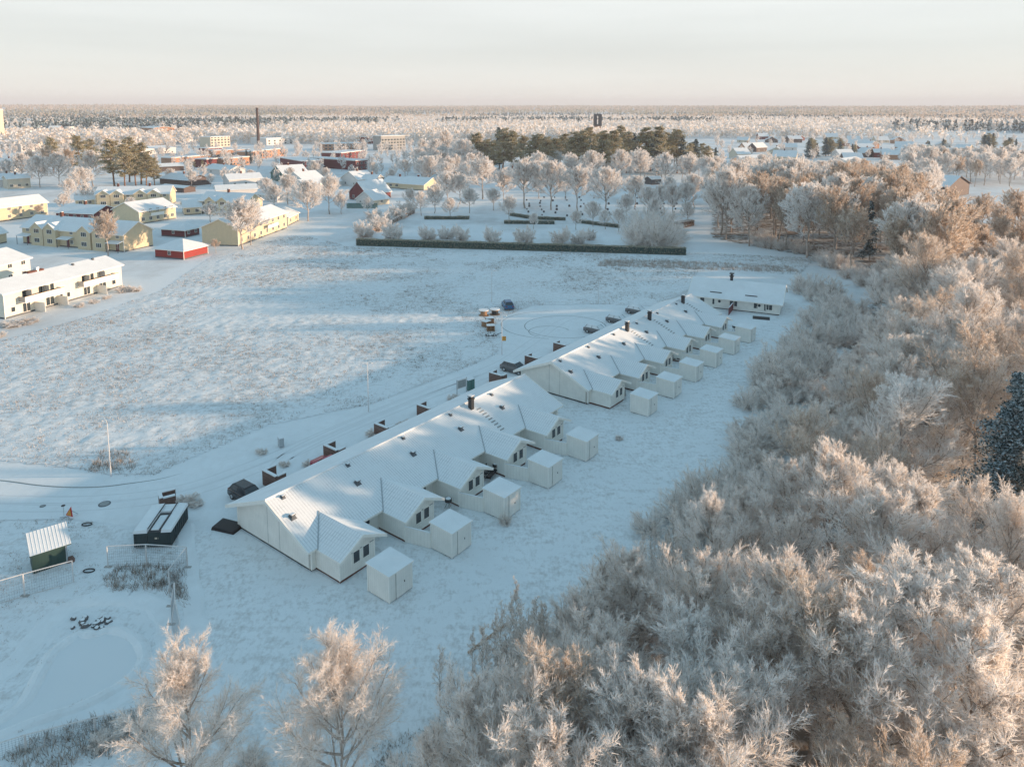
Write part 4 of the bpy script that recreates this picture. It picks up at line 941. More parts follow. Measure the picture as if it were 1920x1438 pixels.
# ================================================================== HOUSES OF THE TOWN
def house(label, A, B, D, E, RZ, wall, roof='x', cols=0, floors=1, name='house', cat='house', group=None, side=None, scols=2, chim=0, dormers=(), trim='white_paint', oh=.5, wsize=(1.2, 1.2), wb=2, wm=('white_paint', 'glass'), plain=False, door=None, snow='snow_obj'):
    A = Vector((A[0], A[1], 0)); B = Vector((B[0], B[1], 0)); Ln = (B - A).length; rz = math.atan2(B.y - A.y, B.x - A.x)
    root = empty(name, A, rz, label, cat, group); c = A + (B - A) / 2 + Vector((-math.sin(rz), math.cos(rz), 0)) * D / 2
    for f in ((.5,) if Ln < 16 else (.15, .5, .85)):
        q = A + (B - A) * f + Vector((-math.sin(rz), math.cos(rz), 0)) * D / 2; HOUSES.append((q.x, q.y, max(D, min(Ln, 14)) * .5 + 3))
    w_ = MB(); T = .15
    if roof == 'x':
        zr = lambda y: RZ - (RZ - E) * abs(y - D / 2) / (D / 2)
        w_.face([(0, 0, 0), (Ln, 0, 0), (Ln, 0, E), (0, 0, E)]); w_.face([(Ln, D, 0), (0, D, 0), (0, D, E), (Ln, D, E)])
        w_.face([(0, D, 0), (0, 0, 0), (0, 0, E), (0, D / 2, RZ - T), (0, D, E)]); w_.face([(Ln, 0, 0), (Ln, D, 0), (Ln, D, E), (Ln, D / 2, RZ - T), (Ln, 0, E)])
    elif roof == 'y':
        w_.face([(0, 0, 0), (Ln, 0, 0), (Ln, 0, E), (Ln / 2, 0, RZ - T), (0, 0, E)]); w_.face([(Ln, D, 0), (0, D, 0), (0, D, E), (Ln / 2, D, RZ - T), (Ln, D, E)])
        w_.face([(0, D, 0), (0, 0, 0), (0, 0, E), (0, D, E)]); w_.face([(Ln, 0, 0), (Ln, D, 0), (Ln, D, E), (Ln, 0, E)])
    else:
        w_.box(0, Ln, 0, D, 0, E)
    if not plain:
        for x in (0, Ln): w_.box(x - .06, x + .06, -.05, .06, 0, E - .1, 1)
        w_.box(Ln - .06, Ln + .06, D - .06, D + .05, 0, E - .1, 1)
        w_.box(-.03, Ln + .03, -.03, D + .03, -.1, .3, 2)
    w_.build('wall', [MT[wall], MT[trim], MT['plinth']], root)
    r = MB(); o = oh; s = (RZ - E) / ((D if roof == 'x' else Ln) / 2)
    if roof == 'x':
        r.slab([(-o, -o, E - s * o), (Ln + o, -o, E - s * o), (Ln + o, D / 2, RZ), (-o, D / 2, RZ)], .22, 0, 1)
        r.slab([(-o, D / 2, RZ), (Ln + o, D / 2, RZ), (Ln + o, D + o, E - s * o), (-o, D + o, E - s * o)], .22, 0, 1)
    elif roof == 'y':
        r.slab([(-o, -o, E - s * o), (Ln / 2, -o, RZ), (Ln / 2, D + o, RZ), (-o, D + o, E - s * o)], .22, 0, 1)
        r.slab([(Ln / 2, -o, RZ), (Ln + o, -o, E - s * o), (Ln + o, D + o, E - s * o), (Ln / 2, D + o, RZ)], .22, 0, 1)
    elif roof == 'hip':
        h = min(D, Ln) / 2; a = [(-o, -o, E), (Ln + o, -o, E), (Ln + o, D + o, E), (-o, D + o, E)]
        if Ln >= D: t = [(h, D / 2, RZ), (max(Ln - h, h + .01), D / 2, RZ)]; fs = [(a[0], a[1], t[1], t[0]), (a[1], a[2], t[1]), (a[2], a[3], t[0], t[1]), (a[3], a[0], t[0])]
        else: t = [(Ln / 2, h, RZ), (Ln / 2, D - h, RZ)]; fs = [(a[0], a[1], t[0]), (a[1], a[2], t[1], t[0]), (a[2], a[3], t[1]), (a[3], a[0], t[0], t[1])]
        for f in fs: r.face(f)
        r.face([a[3], a[2], a[1], a[0]], 1); r.box(-o, Ln + o, -o, D + o, E - .22, E - .005, 1)
    else:
        r.box(-.25, Ln + .25, -.25, D + .25, E - .25, E + .05, 1); r.box(-.22, Ln + .22, -.22, D + .22, E + .053, E + .25)
    for (f, wd, pr, er) in dormers:        # projecting front gables
        x0 = Ln * f - wd / 2; x1 = x0 + wd; xm = Ln * f
        d = MB(); d.face([(x0, -pr, 0), (x1, -pr, 0), (x1, -pr, E), (xm, -pr, E + er - T), (x0, -pr, E)]); d.face([(x0, 0, 0), (x0, -pr, 0), (x0, -pr, E), (x0, 0, E)]); d.face([(x1, -pr, 0), (x1, 0, 0), (x1, 0, E), (x1, -pr, E)])
        bay = d.build('bay', [MT[wall]], root)
        yy = er / s if s > 0 else 1; rr = MB()
        rr.slab([(x0 - .3, -pr - .3, E - .1), (xm, -pr - .3, E + er), (xm, yy, E + er + .02), (x0 - .3, 0.1, E - .1)], .15, 0, 1)
        rr.slab([(xm, -pr - .3, E + er), (x1 + .3, -pr - .3, E - .1), (x1 + .3, .1, E - .1), (xm, yy, E + er + .02)], .15, 0, 1)
        rr.build('bay_roof', [MT[snow], MT[trim]], bay)
        for fl in range(floors): window(bay, xm, -pr - .02, .9 + 2.6 * fl, min(2.0, wd * .5), 1.25, bars=3)
    rf = r.build('roof', [MT[snow], MT[trim]], root)
    for k in range(chim):
        b = MB(); b.box(-.35, .35, -.35, .35, -.4, 1.0); b.box(-.4, .4, -.4, .4, 1.0, 1.1); b.box(-.3, .3, -.3, .3, 1.103, 1.25, 1)
        q = b.build('chimney', [MT['rust'], MT['snow_obj']], rf); q.location = (Ln * (k + .6) / (chim + .3), D / 2, RZ) if roof != 'y' else (Ln / 2, D * .45, RZ)
    for c_ in range(cols):
        x = Ln * (c_ + .5) / cols
        if any(abs(x - Ln * f) < wd * .6 for f, wd, _, _ in dormers): continue
        for fl in range(floors): window(root, x, -.02, .9 + 2.6 * fl, wsize[0], wsize[1], bars=wb, m=wm)
    if side:
        for c_ in range(scols):
            y = D * (c_ + .5) / scols
            for fl in range(floors):
                if 'R' in side: window(root, Ln + .02, y, .9 + 2.6 * fl, wsize[0] * .9, wsize[1], R(90), wb, wm)
                if 'L' in side: window(root, -.02, y, .9 + 2.6 * fl, wsize[0] * .9, wsize[1], R(-90), wb, wm)
    for dx in (door or ()):
        b = MB(); b.box(-.5, .5, -.04, .01, 0, 2.1); b.build('door', MT['dark_red'], root).location = (dx, -.01, .1)
    return root, Ln
# -- white two storey block with balconies
A, B = gp(10, 598.7), gp(228.7, 537)
wb_, Ln = house('long cream white two storey block with balconies facing the field', A, B, 9, 4.9, 6.4, 'cream_clad', 'x', name='apartment_block', cat='apartment block')
def balcony(x0, x1, z):
    b = MB(); b.box(x0, x1, -1.6, 0, z - .15, z); b.box(x0, x1, -1.66, -1.58, z - .2, z + .95); b.box(x0, x0 + .07, -1.58, 0, z, z + .95, 1); b.box(x1 - .07, x1, -1.58, 0, z, z + .95)
    o = b.build('balcony', [MT['white_paint'], MT['concrete']], wb_); m = MB(); m.box(x0 - .03, x1 + .03, -1.68, -1.56, z + .955, z + 1.03); m.build('handrail', MT['wood'], o)
    for xx in (x0 + (x1 - x0) * .18, x0 + (x1 - x0) * .62): s = MB(); s.box(xx, xx + .08, -1.5, 0, z, z + 2.0); s.build('divider', MT['concrete'], o)
    return o
balcony(2.8, 10.8, 2.55); balcony(15.2, 23.6, 2.55)
for x in (3.9, 7.2, 9.6, 16.6, 18.6, 21.2): window(wb_, x, -.02, 2.6, .95, 1.9, m=('white_paint', 'glass'))
for x, wd in ((1.6, .9), (4.2, 1.6), (9.0, 1.8), (11.4, .8), (13.0, .8), (17.2, 1.6), (21.0, 1.8), (23.8, 1.0)): window(wb_, x, -.02, .3 if wd > 1 else .9, wd, 1.75 if wd > 1 else 1.0, bars=2 if wd > 1 else 1)
for x in (5.8, 10.6, 19.6):
    b = MB(); b.box(x, x + .08, -2.6, 0, 0, 1.8); b.build('patio_screen', MT['white_clad'], wb_)
b = MB(); b.box(-1.0, 1.0, -.5, .5, -.2, .25); b.box(1.4, 2.4, -.5, .5, -.2, .3); b.box(.9, 1.5, -.4, .4, 0, .8, 1); b.build('roof_hatch', [MT['rust'], MT['snow_obj']], wb_).location = (9.2, 4.7, 6.35)
for x, y, z in ((17.5, 3.6, 6.1), (22.5, 3.9, 6.2)):
    b = MB(); b.box(-.2, .2, -.2, .2, -.3, .35); b.build('roof_vent', MT['plinth'], wb_).location = (x, y, z)
house('white block with broad snowy gable just behind the balcony block at the left edge', gp(-75, 560), gp(58, 522), 12, 4.9, 6.9, 'cream_clad', 'x', 5, 2, name='apartment_block', cat='apartment block')
# -- yellow houses
house('long yellow two storey house at the upper left edge', gp(-60, 425), gp(90, 404), 9.5, 5.0, 7.4, 'yellow_clad', 'x', 7, 2, side='R', scols=2, wb=3)
house('yellow gabled house cut by the left edge below the long yellow one', gp(-60, 470), gp(13, 455), 9, 3.2, 6.0, 'yellow_clad', 'x', 2, 1)
h_, Ln = house('yellow row with pairs of bay gables and porches, behind the brown crowned tree', gp(44, 456), gp(233, 473), 9.5, 4.9, 7.6, 'yellow_clad', 'x', 9, 2, name='terraced_house', cat='terraced house', dormers=((.19, 4.6, 1.2, 1.7), (.32, 4.6, 1.2, 1.7), (.66, 4.6, 1.2, 1.7), (.8, 4.6, 1.2, 1.7)), wb=3, chim=2)
for x in (2.0, 17.5, 35.5):
    b = MB(); b.slab([(x - 2.2, -1.9, 2.5), (x + 2.2, -1.9, 2.5), (x + 2.2, 0, 3.0), (x - 2.2, 0, 3.0)], .12); b.box(x - 2.1, x - 2.0, -1.8, -1.7, 0, 2.45, 1); b.box(x + 2.0, x + 2.1, -1.8, -1.7, 0, 2.45, 1); b.box(x - .5, x + .5, -.05, 0, 0, 2.1, 2)
    b.build('porch', [MT['snow_obj'], MT['plinth'], MT['dark_red']], h_)
house('yellow row with bay gables in the back line, left of centre', gp(180, 388), gp(318, 385), 9, 4.9, 7.4, 'yellow_clad', 'x', 8, 2, name='terraced_house', cat='terraced house', dormers=((.12, 4.6, 1.2, 1.6), (.3, 4.6, 1.2, 1.6), (.62, 4.6, 1.2, 1.6), (.8, 4.6, 1.2, 1.6)), wb=3, chim=2)
house('small yellow lean-to house at the left end of the back row', gp(142, 388), gp(178, 386), 8, 2.8, 4.6, 'yellow_clad', 'x', 2, 1)
house('yellow row with bay gables right of centre, behind the round snowy tree', gp(375, 400), gp(462, 405), 9, 4.9, 7.6, 'yellow_clad', 'x', 5, 2, name='terraced_house', cat='terraced house', dormers=((.28, 4.6, 1.2, 1.6), (.55, 4.6, 1.2, 1.6)), wb=3, chim=1)
house('yellow connecting house with plain snowy roof between the two back rows', gp(345, 404), gp(378, 402), 10, 3.0, 5.2, 'yellow_clad', 'x', 2, 1)
house('dark red hall with wide snowy roof between the yellow rows', gp(106, 413), gp(176, 416), 11, 2.9, 5.0, 'dark_red', 'x', 5, 1, name='hall', cat='hall', chim=1)
y4, Ln = house('yellow house with two small balconies and a broad sunlit gable', gp(262, 421), gp(330, 410), 13, 4.4, 7.0, 'pale_yellow', 'x', 5, 2, wb=2)
b = MB(); b.box(3.5, 8.5, -1.3, 0, 2.4, 2.55); b.box(3.5, 8.5, -1.35, -1.27, 2.4, 3.4); b.build('balcony', MT['white_paint'], y4)
y5, Ln = house('large yellow house with its shaded gable towards the field and sunlit balconies', gp(447, 462), gp(538, 428), 10.6, 5.3, 7.6, 'pale_yellow', 'x', 8, 2, wb=2)
b = MB(); b.box(Ln * .5, Ln * .72, -1.3, 0, 2.4, 2.55); b.box(Ln * .5, Ln * .72, -1.35, -1.27, 2.4, 3.4); b.build('balcony', MT['white_paint'], y5)
house('low house with snowy roof joined to the far end of the balcony house', gp(540, 424), gp(560, 414), 9, 3, 4.8, 'pale_yellow', 'x', 2, 1)
# -- red huts
house('red hut with snowy pyramid roof in front of the yellow houses', gp(345, 487.5), gp(390, 476), 9.3, 2.4, 4.5, 'red_clad', 'hip', 0, 1, name='hut', cat='hut', oh=.6, side='L', scols=1, wsize=(1.1, 1.1))
house('dark red shed with snowy hipped roof just behind the red hut', gp(347.5, 446), gp(374, 440), 8.8, 2.3, 4.2, 'dark_red', 'hip', 2, 1, name='shed', cat='shed', oh=.6, side='L', scols=1, wsize=(1.0, 1.0))
# -- old town streets behind
hs = [
 ('long barn with bright white flat roof above the yellow rows', (407, 372), (483, 368), 9, 3.5, 5.2, 'far_white', 'x', 0, 1),
 ('pale house with grey white roof behind the bright white roof', (430, 352), (492, 348), 10, 4, 6.2, 'far_white', 'x', 3, 1),
 ('teal green house with steep gable in the old town', (508, 338), (532, 342), 14, 4.2, 8.2, 'teal', 'y', 2, 1),
 ('pale blue gabled house right of the teal house', (533, 352), (572, 356), 12, 4.2, 8.0, 'far_white', 'y', 2, 1),
 ('long low white house between the teal and the grey gable', (575, 358), (640, 350), 10, 3, 5, 'far_white', 'x', 4, 1),
 ('grey house with snowy gable left of the red gabled house', (640, 348), (672, 352), 10, 4, 7.4, 'far_white', 'y', 2, 1),
 ('small white house with dormer beside the grey gable', (675, 350), (702, 352), 8, 3.6, 6, 'far_white', 'x', 2, 1),
 ('long house with brown walls and light roof left of the old town', (300, 345), (352, 350), 13, 3, 5.2, 'grey_wood', 'x', 0, 1),
 ('low dark house at the foot of the pines', (300, 358), (345, 362), 6, 2.3, 3, 'grey_wood', 'x', 0, 1),
 ('low wide house with snowy roof behind the dark evergreens', (300, 322), (345, 320), 10, 3, 4.6, 'grey_wood', 'x', 0, 1),
 ('snowy roofed house between evergreens and white barn', (385, 325), (430, 330), 10, 3.2, 5.4, 'far_white', 'x', 2, 1),
 ('low white annex under the teal house', (478, 375), (520, 380), 8, 2.8, 4, 'far_white', 'x', 2, 1),
 ('grey roofed house at the left edge among rimed trees', (0, 352), (35, 350), 10, 4, 6.5, 'far_white', 'x', 2, 1),
 ('tan house half hidden by trees at the left', (15, 355), (58, 352), 8, 5, 6.5, 'cream', 'x', 3, 1),
 ('white gabled house among the trees at the left edge', (20, 325), (45, 322), 10, 5, 8.5, 'far_white', 'y', 2, 2),
]
for (lab, a, b_, D, E, RZ, wm_, rf, cols, fl) in hs:
    house(lab, gp(*a), gp(*b_), D, E, RZ, wm_, rf, cols, fl, plain=True, group='old town houses', chim=1 if 'house' in lab and 'low' not in lab else 0, trim='white_paint' if wm_ != 'grey_wood' else 'plinth')
rg, Ln = house('house with red gable and pale lower annex behind the board fence', gp(655, 374), gp(688, 378), 13, 3.4, 8.0, 'dark_red', 'y', 2, 1, scols=2)
house('pale annex with snowy gable roof before the red gabled house', gp(668, 384), gp(700, 386), 8, 2.6, 5.6, 'far_white', 'y', 2, 1, plain=True, wsize=(.8, .9))
house('sunlit snow roofed porch house right of the pale annex', gp(701, 386), gp(730, 382), 9, 2.4, 4.8, 'cream', 'x', 1, 1, plain=True)
house('long yellow single storey house with pale roof beside the cemetery', gp(716, 352), gp(796, 357), 12, 2.9, 5.2, 'yellow_clad', 'x', 7, 1, wsize=(1.6, 1.2), chim=2)
house('yellow gabled end house of the long low house beside the cemetery', gp(795, 358), gp(826, 353), 14, 2.9, 5.6, 'yellow_clad', 'y', 1, 1)
house('low brown building with light roof left of the first big cemetery tree', gp(843, 334), gp(878, 332), 12, 3.5, 5, 'grey_wood', 'x', 5, 1, plain=True)
house('low wall like grey building at the far right of the cemetery', gp(1285, 351), gp(1330, 354), 8, 3.2, 4.0, 'concrete', 'x', 0, 1, plain=True, name='building', cat='building')
house('tiny grey stone hut at the cemetery edge', gp(1222, 347), gp(1240, 346), 6, 3, 4.2, 'stone', 'x', 1, 1, plain=True, name='hut', cat='hut')
bl = [
 ('red two storey block with flat snowy roof, left of the pair above the town', (566, 321), (605, 319), 40, 6, 'dark_red', 5), ('red two storey block with flat snowy roof, right of the pair above the town', (667, 320), (690, 318), 46, 6, 'dark_red', 3),
 ('long orange brick row with flat roof beside the chimney, nearest', (322, 312), (395, 306), 10, 5.5, 'far_brick', 12), ('long orange brick row with flat roof beside the chimney, middle', (400, 296), (470, 293), 10, 5.5, 'far_brick', 12),
 ('short dark red block left of the brick rows', (390, 291), (417, 289), 10, 5.5, 'dark_red', 4), ('second short dark red block below the brick rows', (388, 315), (408, 313), 10, 5.5, 'dark_red', 3),
 ('orange brick row right of the chimney', (470, 300), (535, 292), 11, 6, 'far_brick', 10), ('brick row catching the sun in front of the chimney', (430, 313), (468, 309), 10, 5.5, 'far_brick', 6),
 ('pale flat roofed factory hall right of the chimney', (500, 273), (560, 270), 25, 7, 'far_white', 6), ('long brick building right of the factory hall', (608, 283), (680, 281), 20, 6, 'far_brick', 10),
 ('second long brick building behind the town, at the middle', (640, 303), (684, 297), 16, 6, 'dark_red', 6), ('grey multi storey block above the centre of the town', (715, 283), (760, 281), 14, 13, 'concrete', 8),
 ('cream block far beyond the brick rows', (395, 277), (432, 275), 16, 10, 'cream', 6), ('low white hall far behind the pines', (180, 275), (250, 272), 30, 6, 'far_white', 6),
 ('tall orange brick building with grey roof beyond the pines', (264, 266), (290, 268), 22, 16, 'far_brick', 5), ('small orange brick house beyond the pines', (312, 266), (332, 265), 12, 8, 'far_brick', 3),
 ('long snowy roofed hall right of the pines', (262, 292), (330, 288), 26, 5, 'far_white', 5), ('pale hall at the far left behind the trees', (40, 285), (95, 283), 20, 6, 'far_white', 5),
 ('white workshop beyond the factory chimney', (590, 268), (640, 267), 22, 6, 'far_white', 5), ('low red hall beyond the grey block', (690, 270), (712, 269), 16, 7, 'dark_red', 3),
]
for lab, a, b_, D, E, wm_, cols in bl:
    far_ = a[1] < 285
    house(lab, gp(*a), gp(*b_), D, E, E + (1.6 if 'roof' in lab and 'flat' not in lab else .2), wm_, 'x' if ('roofed hall' in lab or 'grey roof' in lab) else 'flat', cols, 1 if E < 6 else (2 if E < 9 else 4), plain=True, name='building', cat='building', group='blocks of the town', wsize=(1.6, 1.4) if not far_ else (2.2, 1.6), wb=1)
# -- right hand town of small houses
rt = random.Random(31); n_ = 0
RT = [(1392, 268), (1408, 283), (1432, 262), (1447, 268), (1428, 285), (1455, 292), (1478, 283), (1492, 268), (1502, 264), (1395, 298), (1600, 268), (1612, 278), (1625, 285), (1640, 280), (1655, 268), (1668, 262), (1633, 295), (1655, 296), (1675, 300), (1695, 282), (1705, 290), (1722, 300), (1740, 285), (1770, 280), (1588, 300), (1600, 305), (1685, 270), (1470, 303), (1790, 292), (1820, 285), (1560, 262), (1578, 275)]
WM_ = ['far_white', 'far_white', 'grey_wood', 'cream', 'dark_red', 'far_brick']
WN_ = {'far_white': 'white', 'grey_wood': 'brown', 'cream': 'cream', 'dark_red': 'red', 'far_brick': 'orange brick'}
for (x, y) in RT:
    p = gp(x, y); a = rt.uniform(-.5, .7); ln = rt.uniform(11, 16); q = Vector((math.cos(a), math.sin(a), 0)) * ln; wmn = rt.choice(WM_); rf = rt.choice('xxy')
    house('small ' + WN_[wmn] + ' house in the settlement beyond the wood', p - q / 2, p + q / 2, rt.uniform(8, 11), rt.uniform(3, 4.5), rt.uniform(6, 8), wmn, rf, 2, 1, plain=True, group='small houses beyond the right hand wood', chim=rt.choice((0, 1)))
for lab, a, b_ in (('bright snowy roofed shed above the brown wood', (1590, 312), (1618, 308)), ('white roofed long shed left of the settlement', (1392, 306), (1430, 304))):
    house(lab, gp(*a), gp(*b_), 10, 3, 5, 'far_white', 'x', 0, 1, plain=True, name='shed', cat='shed')
for lab, x, y, ln, wmn in (('lone red farm building left of the bell tower far off', 1098, 238, 40, 'dark_red'), ('red cottage far off at the left horizon', 32, 232, 45, 'dark_red'), ('white farm on the plain right of the bell tower', 1360, 232, 60, 'far_white'), ('pale farm house on the far plain at the right', 1480, 231, 55, 'far_white'), ('distant white barn near the far right', 1560, 234, 60, 'cream'), ('distant farm among rimed trees at the right', 1640, 233, 50, 'far_white'), ('small dark house far left behind the tower', 90, 252, 14, 'dark_red')):
    p = gp(x, y); house(lab, p, p + Vector((ln, 4, 0)), 22, 7, 12, wmn, 'x', 0, 1, plain=True)
# -- barn
house('grey weathered barn with snowy roof standing alone at the right', gp(1776, 373), gp(1816, 365), 15, 5.2, 9.0, 'grey_wood', 'y', 0, 1, name='barn', cat='barn', oh=.7, trim='grey_wood')
bn = bpy.context.scene.collection.objects[-2]
# -- towers
def tower_bell():
    P = gp(1120, 262); k = P.y / FPX; top = CAM_H - (213 - HY) * k; base = CAM_H - (233 - HY) * k; W = 7.2 * k
    root = empty('bell_tower', P, 0, 'dark bell tower with an open top rising above the evergreen belt', 'bell tower')
    b = MB(); b.box(-W * .8, W * .8, -W * .8, W * .8, 0, base - 2, 1); b.box(-W, W, -W, W, base - 2, base); b.build('wall', [MT['tower_dark'], MT['far_brick']], root)
    for sx in (-1, 1):
        for sy in (-1, 1): b = MB(); b.box(sx * W * .62 - W * .36, sx * W * .62 + W * .36, sy * W * .62 - W * .36, sy * W * .62 + W * .36, base + .003, top - 3); b.build('corner_pillar', MT['tower_dark'], root)
    b = MB(); b.hexa([(-W, -W, top - 3), (W, -W, top - 3), (W, W, top - 3), (-W, W, top - 3)], [(-W * .9, -W * .9, top - .6), (W * .9, -W * .9, top - .6), (W * .9, W * .9, top - .6), (-W * .9, W * .9, top - .6)]); b.cyl(0, 0, top - .6, top + .8, .5, 6, 0, .1)
    b.build('roof', MT['tower_dark'], root)
tower_bell()
P = gp(485, 277); b = MB(); ht = CAM_H - (204 - HY) * P.y / FPX; b.cyl(0, 0, 0, ht, 1.5, 14, 0, 1.15); b.cyl(0, 0, ht, ht + .8, 1.35, 14)
o = b.build('factory_chimney', simple('chimney_brown', (.09, .06, .055), .9), None, True); o.location = P; tag(o, 'tall slender dark brown factory chimney rising over the town', 'chimney')
P = gp(132, 262); k = P.y / FPX; root = empty('water_tower', P, 0, 'white water tower with a wide flat head beyond the pines', 'water tower'); zt = CAM_H - (237 - HY) * k
b = MB(); b.cyl(0, 0, 0, zt - 4, 2.6, 14, 0, 2.2); b.build('shaft', MT['far_white'], root); b = MB(); b.cyl(0, 0, zt - 6, zt - 3, 2.4, 16, 0, 5.2); b.cyl(0, 0, zt - 3, zt, 5.2, 16); b.build('tank', MT['far_white'], root)
P = gp(-6, 275); k = P.y / FPX; root = empty('tower_block', P, 0, 'pale tall tower cut by the left edge of the picture', 'tower'); b = MB(); b.box(-6, 5.5, -5, 5, 0, CAM_H - (206 - HY) * k); b.build('wall', MT['cream'], root)
b = MB(); b.box(-6.3, 5.8, -5.3, 5.3, CAM_H - (206 - HY) * k + .003, CAM_H - (206 - HY) * k + .6); b.build('roof', MT['snow_obj'], root)
# board fence behind the round trees
A, B = gp(650, 391), gp(708, 391); b = MB(); n = 40; dv = (B - A) / n
for i in range(n): p = A + dv * i; q = p + dv * .85; b.hexa([(p.x, p.y, 0), (q.x, q.y, 0), (q.x, q.y + .08, 0), (p.x, p.y + .08, 0)], [(p.x, p.y, 2), (q.x, q.y, 2), (q.x, q.y + .08, 2), (p.x, p.y + .08, 2)])
tag(b.build('board_fence', MT['teal']), 'dark bluish board fence in front of the red gabled house', 'fence')
# ================================================================== HEDGES, FIELD GRASS, FAR WOODS
def hedge(label, a, b_, w_, h, mat_, seed):
    r = np.random.default_rng(seed); d = (b_ - a); Ln = d.length; root = empty('hedge', a, math.atan2(d.y, d.x), label, 'hedge')
    G = Geo(); n = int(Ln * w_ * 60 + Ln * h * 120)
    o = np.stack([r.uniform(0, Ln, n), r.uniform(0, w_, n), r.uniform(.0, h, n)], 1)
    f = r.integers(0, 3, n); o[f == 0, 1] = r.uniform(-.05, .1, (f == 0).sum()); o[f == 1, 2] = h - r.uniform(0, .18, (f == 1).sum()); o[f == 2, 1] = w_ - r.uniform(-.05, .1, (f == 2).sum())
    o[:, 2] += (np.sin(o[:, 0] * 1.7) * .05 + np.sin(o[:, 0] * .6) * .06) * (o[:, 2] > h * .7)
    top = o[:, 2] > h * .88
    G.cards(o, r.uniform(.14, .3, n), np.where(top, (r.random(n) < .93), (r.random(n) < (.3 if h > 1.5 else .6))).astype(int), r)
    put('foliage', G.mesh('foliage', (mat_, 'needles_frost' if mat_ == 'hedge' else 'frost')), root)
    c = MB(); c.box(.1, Ln - .1, .12, w_ - .12, 0, h - .15); c.build('branches', MT[mat_], root)
hedge('long dark green clipped hedge along the field edge', gp(667, 461), gp(1287, 479), 1.6, 1.9, 'hedge', 1)
hedge('brown hedge running back from the left end of the long hedge', gp(690, 442), gp(778, 400), 1.2, 1.5, 'brown_hedge', 2)
hedge('short brown hedge piece at the right gate of the cemetery', gp(1272, 430), gp(1302, 423), 2, 2.0, 'brown_hedge', 3)
for i, (a, b_) in enumerate((((795, 412), (880, 412)), ((955, 405), (1000, 412)), ((1000, 412), (1060, 414)), ((945, 420), (1040, 421)), ((1080, 418), (1160, 428)))):
    hedge(['low snowy hedge left in the cemetery garden', 'low snowy hedge piece left of the middle one', 'low curved snowy hedge in the middle of the cemetery garden', 'lowest snowy hedge inside the cemetery garden', 'low snowy hedge slanting right in the cemetery garden'][i], gp(*a), gp(*b_), 1.2, 1.1, 'hedge', 10 + i)
rg_ = random.Random(8); gs = MB(); gs.hexa([(-.4, -.1, 0), (.4, -.1, 0), (.4, .1, 0), (-.4, .1, 0)], [(-.34, -.08, .8), (.34, -.08, .8), (.34, .08, .8), (-.34, .08, .8)]); gs.box(-.34, .34, -.09, .09, .802, .88, 1)
gso = gs.build('gravestone', [MT['stone'], MT['snow_obj']]); gsm = gso.data; bpy.data.objects.remove(gso)
for row in range(7):
    for k in range(14):
        px_ = 965 + k * 25 + rg_.uniform(-5, 5); py_ = 372 + row * 5.5 + rg_.uniform(-1, 1)
        if px_ > 1310 or rg_.random() < .25: continue
        o = put('gravestone', gsm); o.location = gp(px_, py_); o.rotation_euler = (0, 0, rg_.uniform(-.1, .1)); sc = rg_.uniform(.6, 1.1); o.scale = (sc, sc, sc)
        tag(o, 'dark gravestone in the ' + nth(row) + ' row below the cemetery trees', 'gravestone', 'gravestones in the cemetery')

def grass(name, label, P, n, seed, h=(.15, .5), dens=None, mats=('grass_frost', 'grass_dark'), wts=(6, 4), bl=7, wd=.03):
    r = np.random.default_rng(seed); xs = [p[0] for p in P]; ys = [p[1] for p in P]
    X = r.uniform(min(xs), max(xs), n * 6); Y = r.uniform(min(ys), max(ys), n * 6)
    d = vnoise(X, Y, 5, seed) * .5 + vnoise(X, Y, 16, seed + 1) * .5 if dens is None else dens(X, Y)
    ok = inpoly(X, Y, P) & (r.random(len(X)) < np.clip((d - .38) * 3, 0, 1)); X, Y = X[ok][:n], Y[ok][:n]
    o = np.stack([X, Y, np.full(len(X), .02)], 1).repeat(bl, 0); o[:, :2] += r.normal(size=(len(o), 2)) * .16
    dd = nrm(r.normal(size=o.shape) * .38 + np.array([0, 0, 1.])); ln = np.repeat(r.uniform(h[0], h[1], len(X)), bl) * r.uniform(.6, 1.2, len(o))
    G = Geo(); G.blades(o, dd, ln, np.full(len(o), wd) * (1 + .006 * o[:, 1]), pick(r, len(o), wts), r)
    ob = put(name, G.mesh(name, mats)); tag(ob, label, 'grass', kind='stuff'); return ob
grass('dry_grass', 'rimed dry grass tussocks over the open field', FIELD, 42000, 5, (.08, .30), bl=5, wts=(6, 5))
grass('dry_grass', 'tall dry weeds before the construction fence', [g(215, 1065), g(345, 1060), g(352, 1140), g(300, 1105), g(220, 1110), g(190, 1095)], 240, 6, (.3, .8), lambda x, y: .7 + 0 * x, wts=(3, 7))
grass('dry_grass', 'tall dry weeds at the lamp post by the road bend', [g(165, 885), g(250, 880), g(240, 850), g(190, 845)], 120, 7, (.3, .8), lambda x, y: .7 + 0 * x, wts=(4, 6))
grass('dry_grass', 'dry grass tufts over the lower wood corner', [g(700, 1400), g(880, 1330), g(1100, 1240), g(1000, 1500), g(700, 1600)], 1300, 8, (.1, .35), wts=(5, 5))
grass('dry_grass', 'low tufts on the garden ground round the pond', PARK[:7] + [g(300, 1450), g(-60, 1450)], 1100, 9, (.06, .2), wts=(6, 4))
grass('dry_grass', 'reeds and weeds behind the wire fence at the bottom left', [g(0, 1420), g(120, 1362), g(260, 1330), g(320, 1300), g(330, 1380), g(200, 1420), g(60, 1460)], 420, 10, (.25, .7), lambda x, y: .7 + 0 * x, wts=(5, 5))
grass('dry_grass', 'pale reeds at the field edge before the crosswise end house', [g(1130, 488), g(1300, 492), g(1480, 500), g(1500, 512), g(1280, 505), g(1120, 500)], 1500, 11, (.3, 1.0), lambda x, y: .7 + 0 * x, wts=(8, 2))
